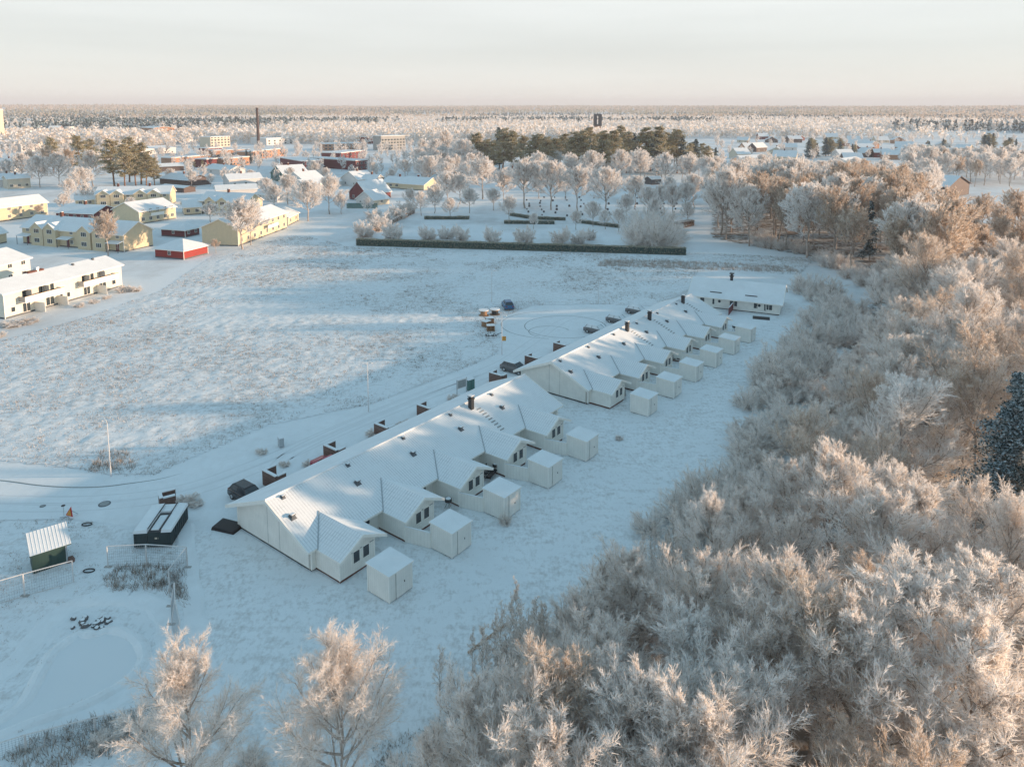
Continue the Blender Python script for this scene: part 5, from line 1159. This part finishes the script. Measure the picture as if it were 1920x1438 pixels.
for i, (x, y, h, w_) in enumerate(((20, 612, 1.0, 2.4), (50, 606, .9, 2.4), (150, 575, .8, 1.6), (175, 568, .8, 1.8), (232, 547, 1.3, 1.6), (252, 546, 1.2, 1.5), (-5, 632, 1, 1.6), (200, 560, .8, 1.4))):
    tree('roundbush', gp(x, y), h, 'low clipped brownish bush along the front of the balcony block', 'bushes before the balcony block', w_ * 1.4)
# pond bank pebbles and the pile of stones
rr_ = random.Random(3)
def rock(s, seed):
    r = random.Random(seed); b = MB(); n = 7; lo = [(math.cos(a) * s * r.uniform(.8, 1.1), math.sin(a) * s * r.uniform(.7, 1), 0) for a in [2 * math.pi * i / n for i in range(n)]]
    hi = [(x * .6 + r.uniform(-.1, .1) * s, y * .6, s * r.uniform(.5, .7)) for x, y, _ in lo]; b.hexa(lo, hi)
    b.face([(x * .98, y * .98, z + .03) for x, y, z in hi], 1); o = b.build('boulder', [MT['stone'], MT['snow_obj']]); me = o.data; bpy.data.objects.remove(o); return me
RK = [rock(1, s) for s in range(5)]
for i in range(22):
    x = rr_.uniform(136, 214); y = 1168 + (x - 136) / 78 * -2 + rr_.uniform(-8, 14)
    o = put('boulder', RK[i % 5]); o.location = gp(x, y) + Vector((0, 0, .05)); s = rr_.uniform(.16, .34); o.scale = (s, s, s * .9); o.rotation_euler = (rr_.uniform(-.3, .3), rr_.uniform(-.3, .3), rr_.uniform(0, 6))
    tag(o, 'snow capped dark boulder of the pile at the head of the pond', 'boulder', 'boulders at the head of the pond')
r = np.random.default_rng(4); BK = smooth_pts(POND + [POND[0]], 8); pts = np.array([[p.x, p.y] for p in BK]); sel = pts[r.integers(0, len(pts), 900)] + r.normal(size=(900, 2)) * .12; keep = vnoise(sel[:, 0], sel[:, 1], .9, 5) > .52; sel = sel[keep]
G = Geo(); o3 = np.stack([sel[:, 0], sel[:, 1], np.full(len(sel), .06)], 1).repeat(7, 0); G.blades(o3 + r.normal(size=o3.shape) * np.array([.08, .08, 0]), nrm(r.normal(size=o3.shape) * .6 + np.array([0, 0, 1])), r.uniform(.08, .28, len(o3)), np.full(len(o3), .05), pick(r, len(o3), (3, 7)), r)
tag(put('pond_weeds', G.mesh('pond_weeds', ('grass_frost', 'grass_dark'))), 'dark weeds fringing the frozen pond', 'weeds', kind='stuff')

# trees of the town, scattered between its houses
for P, sp, sd_, lab, grp in (
    ([g(0, 330), g(200, 330), g(330, 318), g(330, 268), g(-40, 275)], 19, 51, 'rimed tree between the halls left of the factory chimney', 'trees in the left part of the town'),
    ([g(340, 345), g(560, 350), g(800, 345), g(850, 310), g(860, 275), g(340, 285)], 17, 52, 'rimed tree among the streets right of the factory chimney', 'trees in the middle of the town'),
    ([g(1350, 335), g(1560, 318), g(1780, 318), g(1960, 310), g(2000, 262), g(1340, 258)], 30, 53, 'rimed tree among the small houses beyond the right hand wood', 'trees of the settlement at the right')):
    merged('town_trees', lab.replace('rimed tree', 'many small rimed trees'), 'far', [(x, y, rw.uniform(5, 9)) for x, y in scatter(P, sp, sd_, clear)])
for px_, py_, top, n in ((1525, 296, 258, 7), (1560, 292, 256, 7), (1590, 296, 260, 4), (1755, 280, 258, 4), (1780, 285, 262, 2), (1860, 285, 248, 6), (1900, 290, 252, 5)):
    for k in range(n):
        x = px_ + rw.uniform(-16, 16); p = gp(x, py_ + rw.uniform(-3, 3)); tree('spruce' if k % 2 else 'pine', p, CAM_H - (top + rw.uniform(0, 12) - HY) * p.y / FPX, 'dark evergreen in a clump among the small houses at the right', 'evergreens of the settlement at the right', 1.5)

# far woods: one mass each, too many to count
def far_wood(name, label, kind, n, seed, dlo, dhi, fn, hgt, card, per, azl=-.80, azh=.80):
    r = np.random.default_rng(seed); D = np.exp(r.uniform(np.log(dlo), np.log(dhi), n * 8)); a = r.uniform(azl, azh, len(D))
    X = D * np.sin(a); Y = D * np.cos(a); ok = r.random(len(D)) < fn(X, Y, D); X, Y, D = X[ok][:n], Y[ok][:n], D[ok][:n]; N = len(X)
    Z = hills(X, Y) - .5; H = r.uniform(*hgt, N)
    G = Geo(); o = np.stack([X, Y, Z], 1).repeat(per, 0); h = H.repeat(per); u = r.random(len(o)); ang = r.uniform(0, 2 * np.pi, len(o))
    if kind in ('conifer', 'dark'): rad = (1 - u) * h * .17 + .2; z = h * (.12 + .88 * u)
    else: rad = np.sqrt(np.clip(1 - (2 * u - .9) ** 2, .05, 1)) * h * .34 * np.sqrt(r.random(len(o))); z = h * (.22 + .76 * u)
    o = o + np.stack([np.cos(ang) * rad, np.sin(ang) * rad, z], 1)
    G.cards(o, np.clip(card * h * r.uniform(.6, 1.3, len(o)), .5, 5) * (1.0 + D.repeat(per) / 9000), (r.random(len(o)) < .38).astype(int), r, .0)
    # trunks
    t0 = np.stack([X, Y, Z], 1); G.ribbon(np.stack([t0, t0 + np.stack([0 * H, 0 * H, H * .6], 1)], 1), .5, .3, np.full(N, 0), r)
    mats = ('needles_frost', 'needles') if kind == 'conifer' else ('spruce', 'spruce_frost') if kind == 'dark' else ('frost_brown', 'twig') if kind == 'brown' else ('frost', 'frost_brown')
    ob = put(name, G.mesh(name, mats)); tag(ob, label, 'wood', kind='stuff'); return ob
def patch(s, seed, th, sharp=8): return lambda X, Y, D: np.clip((vnoise(X + 9000, Y * .7, s, seed) * .65 + vnoise(X + 9000, Y, s * .35, seed + 3) * .35 - th) * sharp, 0, 1)
def bands(sx, ky, seed, th, sharp): return lambda X, Y, D: np.clip((vnoise(X + 9000, Y * ky, sx, seed) * .68 + vnoise(X + 9000, Y, 110, seed + 3) * .32 - th) * sharp, 0, 1)
p1_, p2_ = bands(520, 3.2, 71, .36, 7), bands(700, 2.6, 175, .56, 10)
near_ok = lambda X, Y: ~((Y < 760) & (X > -330) & (X < 60)) & ~((Y < 900) & (X > 120))
far_wood('distant_wood', 'patchwork of rimed pale woods on the plain behind the town', 'leaf', 15000, 72, 760, 2700, lambda X, Y, D: p1_(X, Y, D) * near_ok(X, Y), (9, 17), .2, 30)
far_wood('distant_wood', 'dark conifer patches on the plain behind the town', 'dark', 9000, 74, 1300, 4600, lambda X, Y, D: p2_(X, Y, D), (13, 20), .2, 20)
far_wood('distant_wood', 'continuous brownish forest on the rising ground below the horizon', 'brown', 9000, 76, 2300, 6500, lambda X, Y, D: np.clip(patch(700, 77, .36)(X, Y, D) + (D > 3800), 0, 1), (14, 20), .26, 18)
far_wood('distant_wood', 'conifer forest along the skyline', 'conifer', 8000, 78, 2500, 9000, lambda X, Y, D: np.clip(patch(900, 79, .45)(X, Y, D) + (D > 5200) * .8, 0, 1), (15, 22), .3, 12)
# ================================================================== STREET THINGS
def brick_wall(px_, py_, label, rz=0, ln=2.4, U=None, V=None):
    root = empty('brick_screen', uv(U, V) if U is not None else gp(px_, py_), PHI + rz, label, 'brick wall', 'brick screens in front of the houses')
    b = MB(); b.box(0, .25, -ln, 0, 0, 1.55); b.box(.252, 1.5, -.25, 0, 0, 1.55); b.box(.252, 1.3, -ln, -ln + .25, 0, 1.45); b.build('wall', MT['brick'], root)
    c = MB(); c.box(-.04, .29, -ln - .04, .04, 1.553, 1.64); c.box(.293, 1.54, -.29, .04, 1.553, 1.64); c.box(.293, 1.34, -ln - .04, -ln + .29, 1.453, 1.54); c.build('snow_cap', MT['snow_obj'], root)
    return root
for U, V, l in ((4.6, -23.6, 'brick screen beside the black parked car'), (11.9, -23.2, 'brick screen beside the pink red car'), (19.0, -23.0, 'brick screen before the middle of the nearest house'), (25.9, -22.9, 'brick screen at the snowy shrub row'), (39.9, -22.8, 'brick screen where the two long houses meet'), (48.5, -23, 'brick screen half hidden by the ridge of the middle house'), (56.0, -23.0, 'farthest brick screen, behind the middle house')):
    brick_wall(0, 0, l, 0, 2.2, U, V)
k0 = brick_wall(298, 952, 'brick screen standing at the far end of the dark container', -.35, 1.3)

def car(label, P, rz, paint, snowy=.0, grp=None, kindname='parked_car'):
    root = empty(kindname, P, rz, label, 'car', grp)
    def prof(pts, y0, y1, mi=0):  # side profile extruded
        pass
    st = [(-2.15, .35, .62, .80), (-2.05, .30, .80, .86), (-1.3, .28, .95, .88), (-.75, .28, 1.0, .9), (1.2, .28, 1.02, .9), (1.9, .28, .98, .88), (2.15, .34, .8, .84), (2.2, .42, .6, .78)]
    b = MB(); k = 0
    for x, z0, z1, hw in st: b.v += [(x, -hw, z0), (x, hw, z0), (x, hw, z1 - .08), (x, hw - .1, z1), (x, -hw + .1, z1), (x, -hw, z1 - .08)]
    for i in range(len(st) - 1):
        for j in range(6): a = i * 6 + j; c = i * 6 + (j + 1) % 6; b.f.append((a, c, c + 6, a + 6)); b.m.append(0)
    b.f.append((5, 4, 3, 2, 1, 0)); b.m.append(0); n = len(st) * 6; b.f.append(tuple(range(n - 6, n))); b.m.append(0)
    b.build('body', MT[paint], root, True)
    c = MB(); c.hexa([(-1.15, -.8, .94), (1.95, -.8, .94), (1.95, .8, .94), (-1.15, .8, .94)], [(-.35, -.6, 1.46), (1.45, -.6, 1.46), (1.45, .6, 1.46), (-.35, .6, 1.46)]); c.build('cabin_glass', MT['snow_obj' if snowy > 1 else 'glass'], root)
    c = MB(); c.hexa([(-.42, -.63, 1.462), (1.52, -.63, 1.462), (1.52, .63, 1.462), (-.42, .63, 1.462)], [(-.3, -.5, 1.53), (1.4, -.5, 1.53), (1.4, .5, 1.53), (-.3, .5, 1.53)]); c.build('car_roof', MT['snow_obj' if snowy else paint], root)
    c = MB()
    for sx in (-.38, .55, 1.48):
        for sy in (-1, 1): c.tube([(sx - (.7 if sx < 0 else -.0 if sx < 1 else -.42), sy * .8, .95), (sx, sy * .61, 1.47)], .035, 4)
    c.build('pillar', MT[paint], root)
    if snowy: c = MB(); c.hexa([(-2.0, -.7, .90), (-1.2, -.74, .97), (-1.2, .74, .97), (-2.0, .7, .90)], [(-1.95, -.65, .96), (-1.22, -.7, 1.02), (-1.22, .7, 1.02), (-1.95, .65, .96)]); c.build('snow_on_bonnet', MT['snow_obj'], root)
    for x in (-1.35, 1.35):
        for s in (-1, 1):
            t = MB(); t.tube([(x, s * .68, .33), (x, s * .9, .33)], .33, 16); wv = t.build('wheel', MT['tyre'], root); t = MB(); t.tube([(x, s * .9, .33), (x, s * .912, .33)], .19, 12); t.build('rim', MT['galv'], wv)
    for s in (-1, 1):
        t = MB(); t.box(2.12, 2.2, s * .62 - .14, s * .62 + .14, .68, .86); t.build('tail_light', MT['taillight'], root)
        t = MB(); t.box(-2.14, -2.04, s * .6 - .17, s * .6 + .17, .62, .76); t.build('headlight', MT['lamp_white'], root)
    return root
GP_ = 'cars parked in front of the houses'
car('black hatchback parked beside the brick screen at the near end of the nearest house', uv(2.0, -22.2), PHI + R(90) + .0, 'black_car', 0, GP_)
car('pink red car mostly hidden behind the roof of the nearest house', uv(10.6, -20.6), PHI + R(-90), 'pink_car', 0, GP_)
car('dark grey snow dusted car in front of the middle house gable', uv(45.6, -22.6), PHI + R(90), 'grey_car', 1, GP_)
car('bright blue car parked at the edge of the snowy turning circle', gp(952, 577), PHI - 2.3, 'blue_car', 0, 'lone cars')
for U, l in ((68.5, 'snow covered car, nearest of three behind the middle house'), (76, 'snow covered car, middle of three behind the middle house'), (83.2, 'snow covered car, farthest of three behind the middle house')):
    car(l, uv(U, -22.6), PHI + R(90), 'grey_car', 2, GP_)

def lamp(P, h, label, rz=3.14, name='street_lamp'):
    root = empty(name, P, rz, label, 'street lamp', 'street lamps along the road')
    b = MB(); b.cyl(0, 0, 0, 1.1, .085, 8); b.cyl(0, 0, 1.1, h - .35, .055, 8, 0, .04); b.tube([(0, 0, h - .36), (.05, 0, h - .12), (.22, 0, h), (.42, 0, h - .03), (.52, 0, h - .1)], .035, 6); b.build('pole', MT['lamp_white'], root)
    b = MB(); b.hexa([(.45, -.11, h - .2), (.95, -.09, h - .17), (.95, .09, h - .17), (.45, .11, h - .2)], [(.47, -.09, h - .08), (.9, -.05, h - .09), (.9, .05, h - .09), (.47, .09, h - .08)]); b.build('lamp_head', MT['lamp_white'], root)
lamp(gp(208, 893), 6.2, 'pale street lamp with curved top at the road bend at the left')
lamp(gp(691, 772), 6.7, 'slim street lamp beside the road in the middle of the picture', PHI - 1.6)
l3 = gp(941, 665); lamp(l3, 6.5, 'street lamp carrying an orange sign by the turning circle', PHI - 1.6)
b = MB(); b.box(-.3, .3, -.03, .03, -.35, .35); o = b.build('sign', MT['orange']); o.location = l3 + Vector((.35, -.08, 2.6)); tag(o, 'small square orange sign hung on the lamp post by the turning circle', 'sign')
lamp(gp(922, 567), 6.5, 'thin far street lamp behind the blue car', 0); lamp(gp(1122, 570), 6.5, 'thin far street lamp at the back of the turning circle', 3.3)
# cable drums and pallets
def drum(P, label, s=1.0, rz=0):
    root = empty('cable_drum', P, rz, label, 'cable drum', 'cable drums by the turning circle')
    b = MB(); b.cyl(0, 0, 0, .1, .95 * s, 20); b.cyl(0, 0, .92 * s, 1.02 * s, .95 * s, 20); b.build('flange', MT['wood'], root); b = MB(); b.cyl(0, 0, .1, .92 * s, .6 * s, 16); b.build('core', MT['black'] if 'black' in label else MT['wood'], root)
    b = MB(); b.cyl(0, 0, 1.022 * s, 1.12 * s, .93 * s, 20); b.build('snow_cap', MT['snow_obj'], root)
drum(gp(907, 592), 'wooden cable drum with snow on top, left of the pair'); drum(gp(928, 590), 'cable drum with black core standing right of the wooden one')
def pallets(P, label, rz):
    root = empty('pallet_stack', P, rz, label, 'pallet stack', 'pallet stacks by the turning circle')
    for k in range(5):
        b = MB()
        for y in (-.5, -.25, 0, .25, .5): b.box(-.7, .7, y - .06, y + .06, k * .2 + .13, k * .2 + .16)
        for x in (-.62, 0, .62): b.box(x - .06, x + .06, -.55, .55, k * .2, k * .2 + .127)
        b.build('pallet', MT['wood'], root)
    b = MB(); b.box(-.7, .7, -.55, .55, .965, 1.05); b.build('snow_cap', MT['snow_obj'], root)
pallets(gp(918, 606), 'snowy stack of wooden pallets nearest the cable drums', .3); pallets(gp(912, 612), 'snowy stack of wooden pallets at the left of the heap', .9); pallets(gp(920, 620), 'snowy stack of wooden pallets at the lower end of the heap', .1)
root = empty('debris_heap', gp(922, 632), 0, 'dark heap of building scraps under snow below the pallets', 'heap'); r_ = random.Random(6)
b = MB()
for i in range(14): x, y = r_.uniform(-1, 1), r_.uniform(-.7, .7); b.tube([(x, y, r_.uniform(.05, .5)), (x + r_.uniform(-1, 1), y + r_.uniform(-1, 1), r_.uniform(.1, .7))], .06, 5)
b.build('scrap', MT['black'], root); b = MB(); b.hexa([(-.8, -.5, 0), (.8, -.5, 0), (.8, .5, 0), (-.8, .5, 0)], [(-.4, -.3, .45), (.4, -.3, .45), (.4, .3, .45), (-.4, .3, .45)]); b.build('snow_cap', MT['snow_obj'], root)
# notice board and cabinets
root = empty('notice_board', gp(866, 738), PHI - .2, 'framed notice board on two posts at the road behind the nearest house', 'notice board')
b = MB(); b.box(-.85, -.77, -.04, .04, 0, 2.1); b.box(.77, .85, -.04, .04, 0, 2.1); b.build('post', MT['galv'], root); b = MB(); b.box(-.77, .77, -.05, .05, .8, 2.0); b.box(-.66, .66, -.056, -.051, .9, 1.9, 1); b.build('board', [MT['lamp_white'], MT['seam']], root)
def cabinet(P, label, rz, w_=.8, h=1.3, m='galv'):
    root = empty('utility_cabinet', P, rz, label, 'utility cabinet'); b = MB(); b.box(-w_ / 2, w_ / 2, -.25, .25, .08, h); b.box(-.01, .01, -.262, -.252, .15, h - .1, 1); b.build('case', [MT[m], MT['dark']], root); b = MB(); b.box(-w_ / 2 - .03, w_ / 2 + .03, -.28, .28, h + .003, h + .09); b.build('snow_cap', MT['snow_obj'], root)
cabinet(gp(882, 731), 'grey green utility cabinet right of the notice board', PHI - .2, 1.1, 1.5, 'teal'); cabinet(gp(527, 837), 'small utility cabinet alone at the far side of the road', PHI + 1.2, .9, 1.1, 'galv')
# snowy shrub mounds beside brick screens
for x, y, h in ((735, 812, .7), (748, 804, .6), (760, 797, .6), (580, 872, .5), (533, 873, .4), (700, 815, .6), (850, 748, .6), (350, 942, .8), (365, 948, .6), (490, 850, .5)):
    tree('roundbush', gp(x, y), h, 'low dark snowy plant in front of the nearest house', 'low plants in the front yards', 2.6)
# dark puddle of tarpaulin at the gable
o = MB(); o.hexa([(-.9, -1.6, 0), (.9, -1.7, 0), (1.0, 1.4, 0), (-.8, 1.5, 0)], [(-.8, -1.5, .4), (.8, -1.6, .5), (.9, 1.3, .55), (-.7, 1.4, .4)]); o = o.build('tarpaulin', MT['tarp']); o.location = uv(-1.9, -19.4); o.scale = (.85, .8, .7); o.rotation_euler = (0, 0, PHI + .35); tag(o, 'black tarpaulin covered heap at the front corner of the nearest house', 'tarpaulin')
# container
root = empty('skip_container', gp(252, 1030), math.atan2(gp(323, 1026).y - gp(252, 1030).y, gp(323, 1026).x - gp(252, 1030).x), 'dark green skip container with snowy lid and black straps', 'container')
Lc, Dc, Hc = 3.1, 4.3, 1.45
b = MB(); b.box(0, Lc, 0, Dc, .15, Hc)
for k in range(9): b.box(-.05, -.002, .2 + k * .47, .28 + k * .47, .2, Hc - .1); b.box(Lc + .002, Lc + .05, .2 + k * .47, .28 + k * .47, .2, Hc - .1)
for x in (.15, 1.1, 2.0, 2.9): b.box(x - .03, x + .03, -.05, -.002, .2, Hc - .1)
b.build('body', MT['container'], root)
b = MB(); b.hexa([(-.05, -.05, Hc + .003), (1.15, -.05, Hc + .003), (1.15, Dc + .05, Hc + .003), (-.05, Dc + .05, Hc + .003)], [(0, 0, Hc + .22), (1.1, 0, Hc + .3), (1.1, Dc, Hc + .3), (0, Dc, Hc + .22)])
b.hexa([(2.3, -.05, Hc + .003), (Lc + .05, -.05, Hc + .003), (Lc + .05, Dc + .05, Hc + .003), (2.3, Dc + .05, Hc + .003)], [(2.35, 0, Hc + .3), (Lc, 0, Hc + .22), (Lc, Dc, Hc + .22), (2.35, Dc, Hc + .3)])
b.box(1.15, 2.3, Dc * .72, Dc, Hc + .003, Hc + .2); b.box(1.35, 2.0, .3, Dc * .6, Hc + .003, Hc + .12); b.build('snow_cover', MT['snow_obj'], root)
b = MB(); b.box(1.151, 2.299, .0, Dc * .71, Hc + .002, Hc + .05); b.tube([(1.18, .1, Hc + .35), (1.18, Dc - .1, Hc + .35)], .05, 5); b.tube([(2.25, .1, Hc + .35), (2.25, Dc - .1, Hc + .35)], .05, 5); b.build('lid_frame', MT['black'], root)
b = MB(); b.box(1.75, 2.05, -.015, -.003, .85, 1.0); b.build('label_plate', MT['cream'], root)
for x in (.3, Lc - .3):
    b = MB(); b.tube([(x - .1, .5, .1), (x + .1, .5, .1)], .12, 10); b.build('roller', MT['black'], root)
# green metal shed
A, B = gp(62, 1077), gp(128, 1055); root = empty('metal_shed', A, math.atan2(B.y - A.y, B.x - A.x), 'small dark green corrugated shed with a snowy slanting roof', 'shed'); Ls = (B - A).length
b = MB(); b.hexa([(0, 0, 0), (Ls, 0, 0), (Ls, 2.0, 0), (0, 2.0, 0)], [(0, 0, 1.75), (Ls, 0, 1.75), (Ls, 2.0, 2.35), (0, 2.0, 2.35)]); b.build('wall', MT['green_clad'], root)
b = MB(); b.slab([(-.15, -.25, 1.76), (Ls + .3, -.25, 1.76), (Ls + .3, 2.3, 2.54), (-.15, 2.3, 2.54)], .08, 0, 1)
for k in range(12): x = -.1 + k * (Ls + .35) / 11; b.hexa([(x - .03, -.24, 1.765), (x + .03, -.24, 1.765), (x + .03, 2.28, 2.545), (x - .03, 2.28, 2.545)], [(x - .02, -.24, 1.78), (x + .02, -.24, 1.78), (x + .02, 2.28, 2.56), (x - .02, 2.28, 2.56)], 0)
b.build('roof', [MT['snow_obj'], MT['green_clad']], root); b = MB(); b.box(Ls - .12, Ls - .02, -.04, -.003, 0, 1.7); b.build('corner_post', MT['galv'], root)
o = MB(); o.hexa([(-.3, -.3, 0), (.3, -.3, 0), (.3, .3, 0), (-.3, .3, 0)], [(-.15, -.15, .4), (.15, -.15, .4), (.15, .15, .4), (-.15, .15, .4)]); o = o.build('brick_pile', MT['brick']); o.location = gp(133, 1052); o.rotation_euler = (0, 0, .5); tag(o, 'small reddish brick pile behind the green metal shed', 'brick pile')
# warning sign on a broken frame
root = empty('warning_sign', gp(130, 972), -.35, 'triangular road works warning sign leaning on a fallen stand in the snow', 'road sign')
b = MB(); b.v += [(-.45, 0, .25), (.45, 0, .25), (0, .25, 1.05), (-.45, .03, .25), (.45, .03, .25), (0, .28, 1.05)]; b.f += [(0, 1, 2), (5, 4, 3), (0, 3, 4, 1), (1, 4, 5, 2), (2, 5, 3, 0)]; b.m += [0] * 5; pl = b.build('sign_plate', MT['signred'], root)
b = MB(); b.v += [(-.3, -.02, .33), (.3, -.02, .33), (0, .15, .87)]; b.f += [(0, 1, 2)]; b.m += [0]; b.build('sign_face', MT['orange'], pl)
b = MB(); b.tube([(-.9, -.25, .06), (-.3, .1, .1), (0, 0, .06), (.5, -.2, .06)], .035, 5); b.tube([(0, .3, .6), (.1, .8, .05)], .03, 5); b.tube([(-.45, .3, .06), (-.4, -.5, .1)], .03, 5); b.build('stand', MT['galv'], root)
root = empty('post', gp(120, 966), 0, 'short thin post with a flat cap beside the warning sign', 'post'); b = MB(); b.cyl(0, 0, 0, .95, .025, 6); b.build('pole', MT['galv'], root); b = MB(); b.cyl(0, 0, .95, 1.0, .18, 10); b.build('cap', MT['black'], root)
for x, y, r_, l in ((196, 945, .55, 'round dark manhole cover in the snowy road left of the container'), (80, 949, .26, 'small round drain cover in the road at the left')):
    b = MB(); b.cyl(0, 0, 0, .03, r_, 20); b.cyl(0, 0, .0305, .04, r_ * .8, 20, 1); o = b.build('manhole_cover', [MT['plinth'], MT['seam']]); o.location = gp(x, y) + Vector((0, 0, .01)); tag(o, l, 'manhole cover')
for x, y, l in ((163, 984, 'small dark stones in the snow right of the warning sign'), (167, 1071, 'fallen hoop lying in the snow right of the green shed')):
    b = MB(); pts = [(math.cos(a / 12 * 6.283) * .45, math.sin(a / 12 * 6.283) * .25, .08) for a in range(13)]
    b.tube(pts, .05, 5); o = b.build('hoop' if 'hoop' in l else 'debris', MT['black']); o.location = gp(x, y); tag(o, l, 'debris')
# wire site fences
def wire_fence(label, pts, h, lean=0, mesh_=True, name='wire_fence', rail=.042, lab2=None):
    root = empty(name, pts[0], 0, label, 'fence'); P = [p - pts[0] for p in pts]; b = MB()
    for i, (a, c) in enumerate(zip(P, P[1:])):
        d = c - a; n = Vector((-d.y, d.x, 0)).normalized() * lean; up = Vector((0, 0, h)) + n; f = MB()
        for s in (.03, 1.0): f.tube([a + up * s, c + up * s], rail, 5)
        f.tube([a, a + up], rail * 1.2, 5); f.tube([c - d * .01, c - d * .01 + up], rail * 1.2, 5); pn = f.build('frame', MT['lamp_white'], root)
        if mesh_:
            m = MB(); q = int(d.length / .16)
            for k in range(1, q): p = a + d * (k / q); m.tube([p + up * .03, p + up], .009, 3)
            for k in range(1, 8): m.tube([a + up * (k / 8), c + up * (k / 8)], .009, 3)
            m.build('wire_mesh', MT['galv'], pn)
        m = MB(); m.box(a.x - .3, a.x + .3, a.y - .12, a.y + .12, 0, .12); m.build('foot', MT['concrete'], root)
    return root
wire_fence('site fence panels in front of the green metal shed', [gp(-60, 1150), gp(47, 1118), gp(139, 1092)], 1.9)
wire_fence('site fence panels round the tall weeds before the container', [gp(203, 1064), gp(276, 1060), gp(352, 1065), gp(318, 1110)], 1.9)
wire_fence('leaning site fence panels beside the pond', [gp(320, 1138), gp(321, 1172), gp(330, 1215)], 1.9, .35)
wire_fence('low rustic wire fence with posts at the bottom left', [gp(-80, 1450), gp(50, 1408), gp(180, 1375), gp(300, 1345)], 1.1, 0, True)
# reeds stick, log, grills, furniture
o = MB(); o.tube([(0, 0, .12), (2.6, 2.9, .12)], .09, 7); o = o.build('timber', MT['wood']); p0, p1 = gp(878, 1226), gp(942, 1178); o.location = p0; o.rotation_euler = (0, 0, math.atan2(p1.y - p0.y, p1.x - p0.x) - math.atan2(2.9, 2.6)); tag(o, 'long thin timber lying in the snow before the saplings', 'timber')
def furn(P, label, cover=True, rz=0, s=1.0):
    root = empty('garden_furniture', P, rz, label, 'garden furniture', 'garden furniture between the wings'); b = MB(); r_ = random.Random(hash(label) % 99)
    for i in range(3):
        x = i * .7 - .7; b.box(x - .25, x + .25, -.25, .25, .40, .45); b.box(x - .25, x + .25, .2, .25, .45, .95)
        for sx in (-.22, .22):
            for sy in (-.22, .22): b.cyl(x + sx, sy, 0, .4, .02, 5)
    b.build('chairs', MT['black'], root); root.scale = (s, s, s)
    if cover: b = MB(); b.hexa([(-.9, -.9, .45), (.9, -.9, .45), (.9, -.4, .45), (-.9, -.4, .45)], [(-.8, -.85, .6), (.8, -.85, .6), (.8, -.45, .6), (-.8, -.45, .6)]); b.build('cover', MT['tarp'], root)
furn(uv(19.5, -6.6), 'black stacked garden chairs by the fourth wing of the nearest house', True, PHI + .3, 1.1)
def grill(P, label):
    root = empty('barbecue_grill', P, PHI, label, 'barbecue grill', 'barbecue grills behind the houses'); b = MB(); b.tube([(0, 0, .75), (0, 0, .85), (0, 0, 1.0), (0, 0, 1.06)], .34, 12); b.build('bowl', MT['black'], root); b = MB()
    for a in range(3): b.tube([(0, 0, .78), (math.cos(a * 2.09) * .38, math.sin(a * 2.09) * .38, 0)], .02, 5)
    b.build('leg', MT['black'], root); b = MB(); b.cyl(0, 0, 1.063, 1.13, .28, 12, 0, .18); b.build('snow_cap', MT['snow_obj'], root)
grill(uv(20.9, -6.3), 'black round grill with a snow cap beside the stacked chairs'); grill(uv(12.8, -5.6), 'small black grill by the third wing of the nearest house')
furn(uv(64.6, -6.2), 'dark covered furniture beside the fourth wing of the middle house', True, PHI, 1.0); grill(uv(83.6, -4.4), 'small black grill near the farthest wing'); furn(uv(46.8, -6.2), 'snowy garden chairs beside the first wing of the middle house', True, PHI + .5, 1.0)
o = MB(); o.hexa([(-1.5, -1.0, 0), (1.5, -1.0, 0), (1.5, 1.0, 0), (-1.5, 1.0, 0)], [(-1.45, -.95, .12), (1.45, -.95, .12), (1.45, .95, .12), (-1.45, .95, .12)]); o = o.build('sandpit_cover', MT['tarp']); o.location = uv(94.3, -3.4); o.rotation_euler = (0, 0, PHI - 1.25); tag(o, 'flat dark cover on the ground in front of the crosswise end house', 'cover')
A, B = gp(1366, 592), gp(1379, 576); d = B - A; b = MB(); b.box(0, d.length, -.04, .04, .1, 1.5); root = empty('red_fence', A, math.atan2(d.y, d.x), 'short red board fence jutting from the crosswise end house', 'fence'); b.build('boards', MT['dark_red'], root)
b = MB(); b.box(-.03, d.length + .03, -.07, .07, 1.503, 1.57); b.build('snow_cap', MT['snow_obj'], root)
sm = gp(1160, 824); tree('roundbush', sm, .45, 'tiny dark weed clump alone in the snow past the fifth shed', None, 2.0)
tree('shrub', uv(14.0, .35), 1.3, 'small frosty bush against the third shed of the nearest house', None, .8)

# ================================================================== HAZE
hz = MB(); hz.box(-11800, 11800, -11800, 11800, -3, 150); ho = hz.build('haze', None) if False else None
me = bpy.data.meshes.new('haze'); me.from_pydata(hz.v, [], hz.f); hm = bpy.data.materials.new('haze_air'); hm.use_nodes = True; n_ = hm.node_tree.nodes; n_.clear()
vo = n_.new('ShaderNodeOutputMaterial'); pv = n_.new('ShaderNodeVolumePrincipled'); pv.inputs['Color'].default_value = (.86, .90, 1, 1); pv.inputs['Density'].default_value = HAZE; pv.inputs['Anisotropy'].default_value = 0.0
hm.node_tree.links.new(pv.outputs[0], vo.inputs['Volume']); me.materials.append(hm); ho = put('haze', me); tag(ho, kind='stuff', label='thin winter haze over the whole plain', cat='haze')

# labels: number alike things from the left where a place tells them apart
from collections import defaultdict
bpy.context.view_layer.update()
dd_ = defaultdict(list)
for o in C.objects:
    if o.parent is None and 'label' in o and 'kind' not in o: dd_[o['label']].append(o)
for l_, os_ in dd_.items():
    if 1 < len(os_) <= 90 and len(l_.split()) <= 13:
        os_.sort(key=lambda o: screen(o.location))
        for i_, o in enumerate(os_): o['label'] = l_ + ', ' + nth(i_) + ' from left'
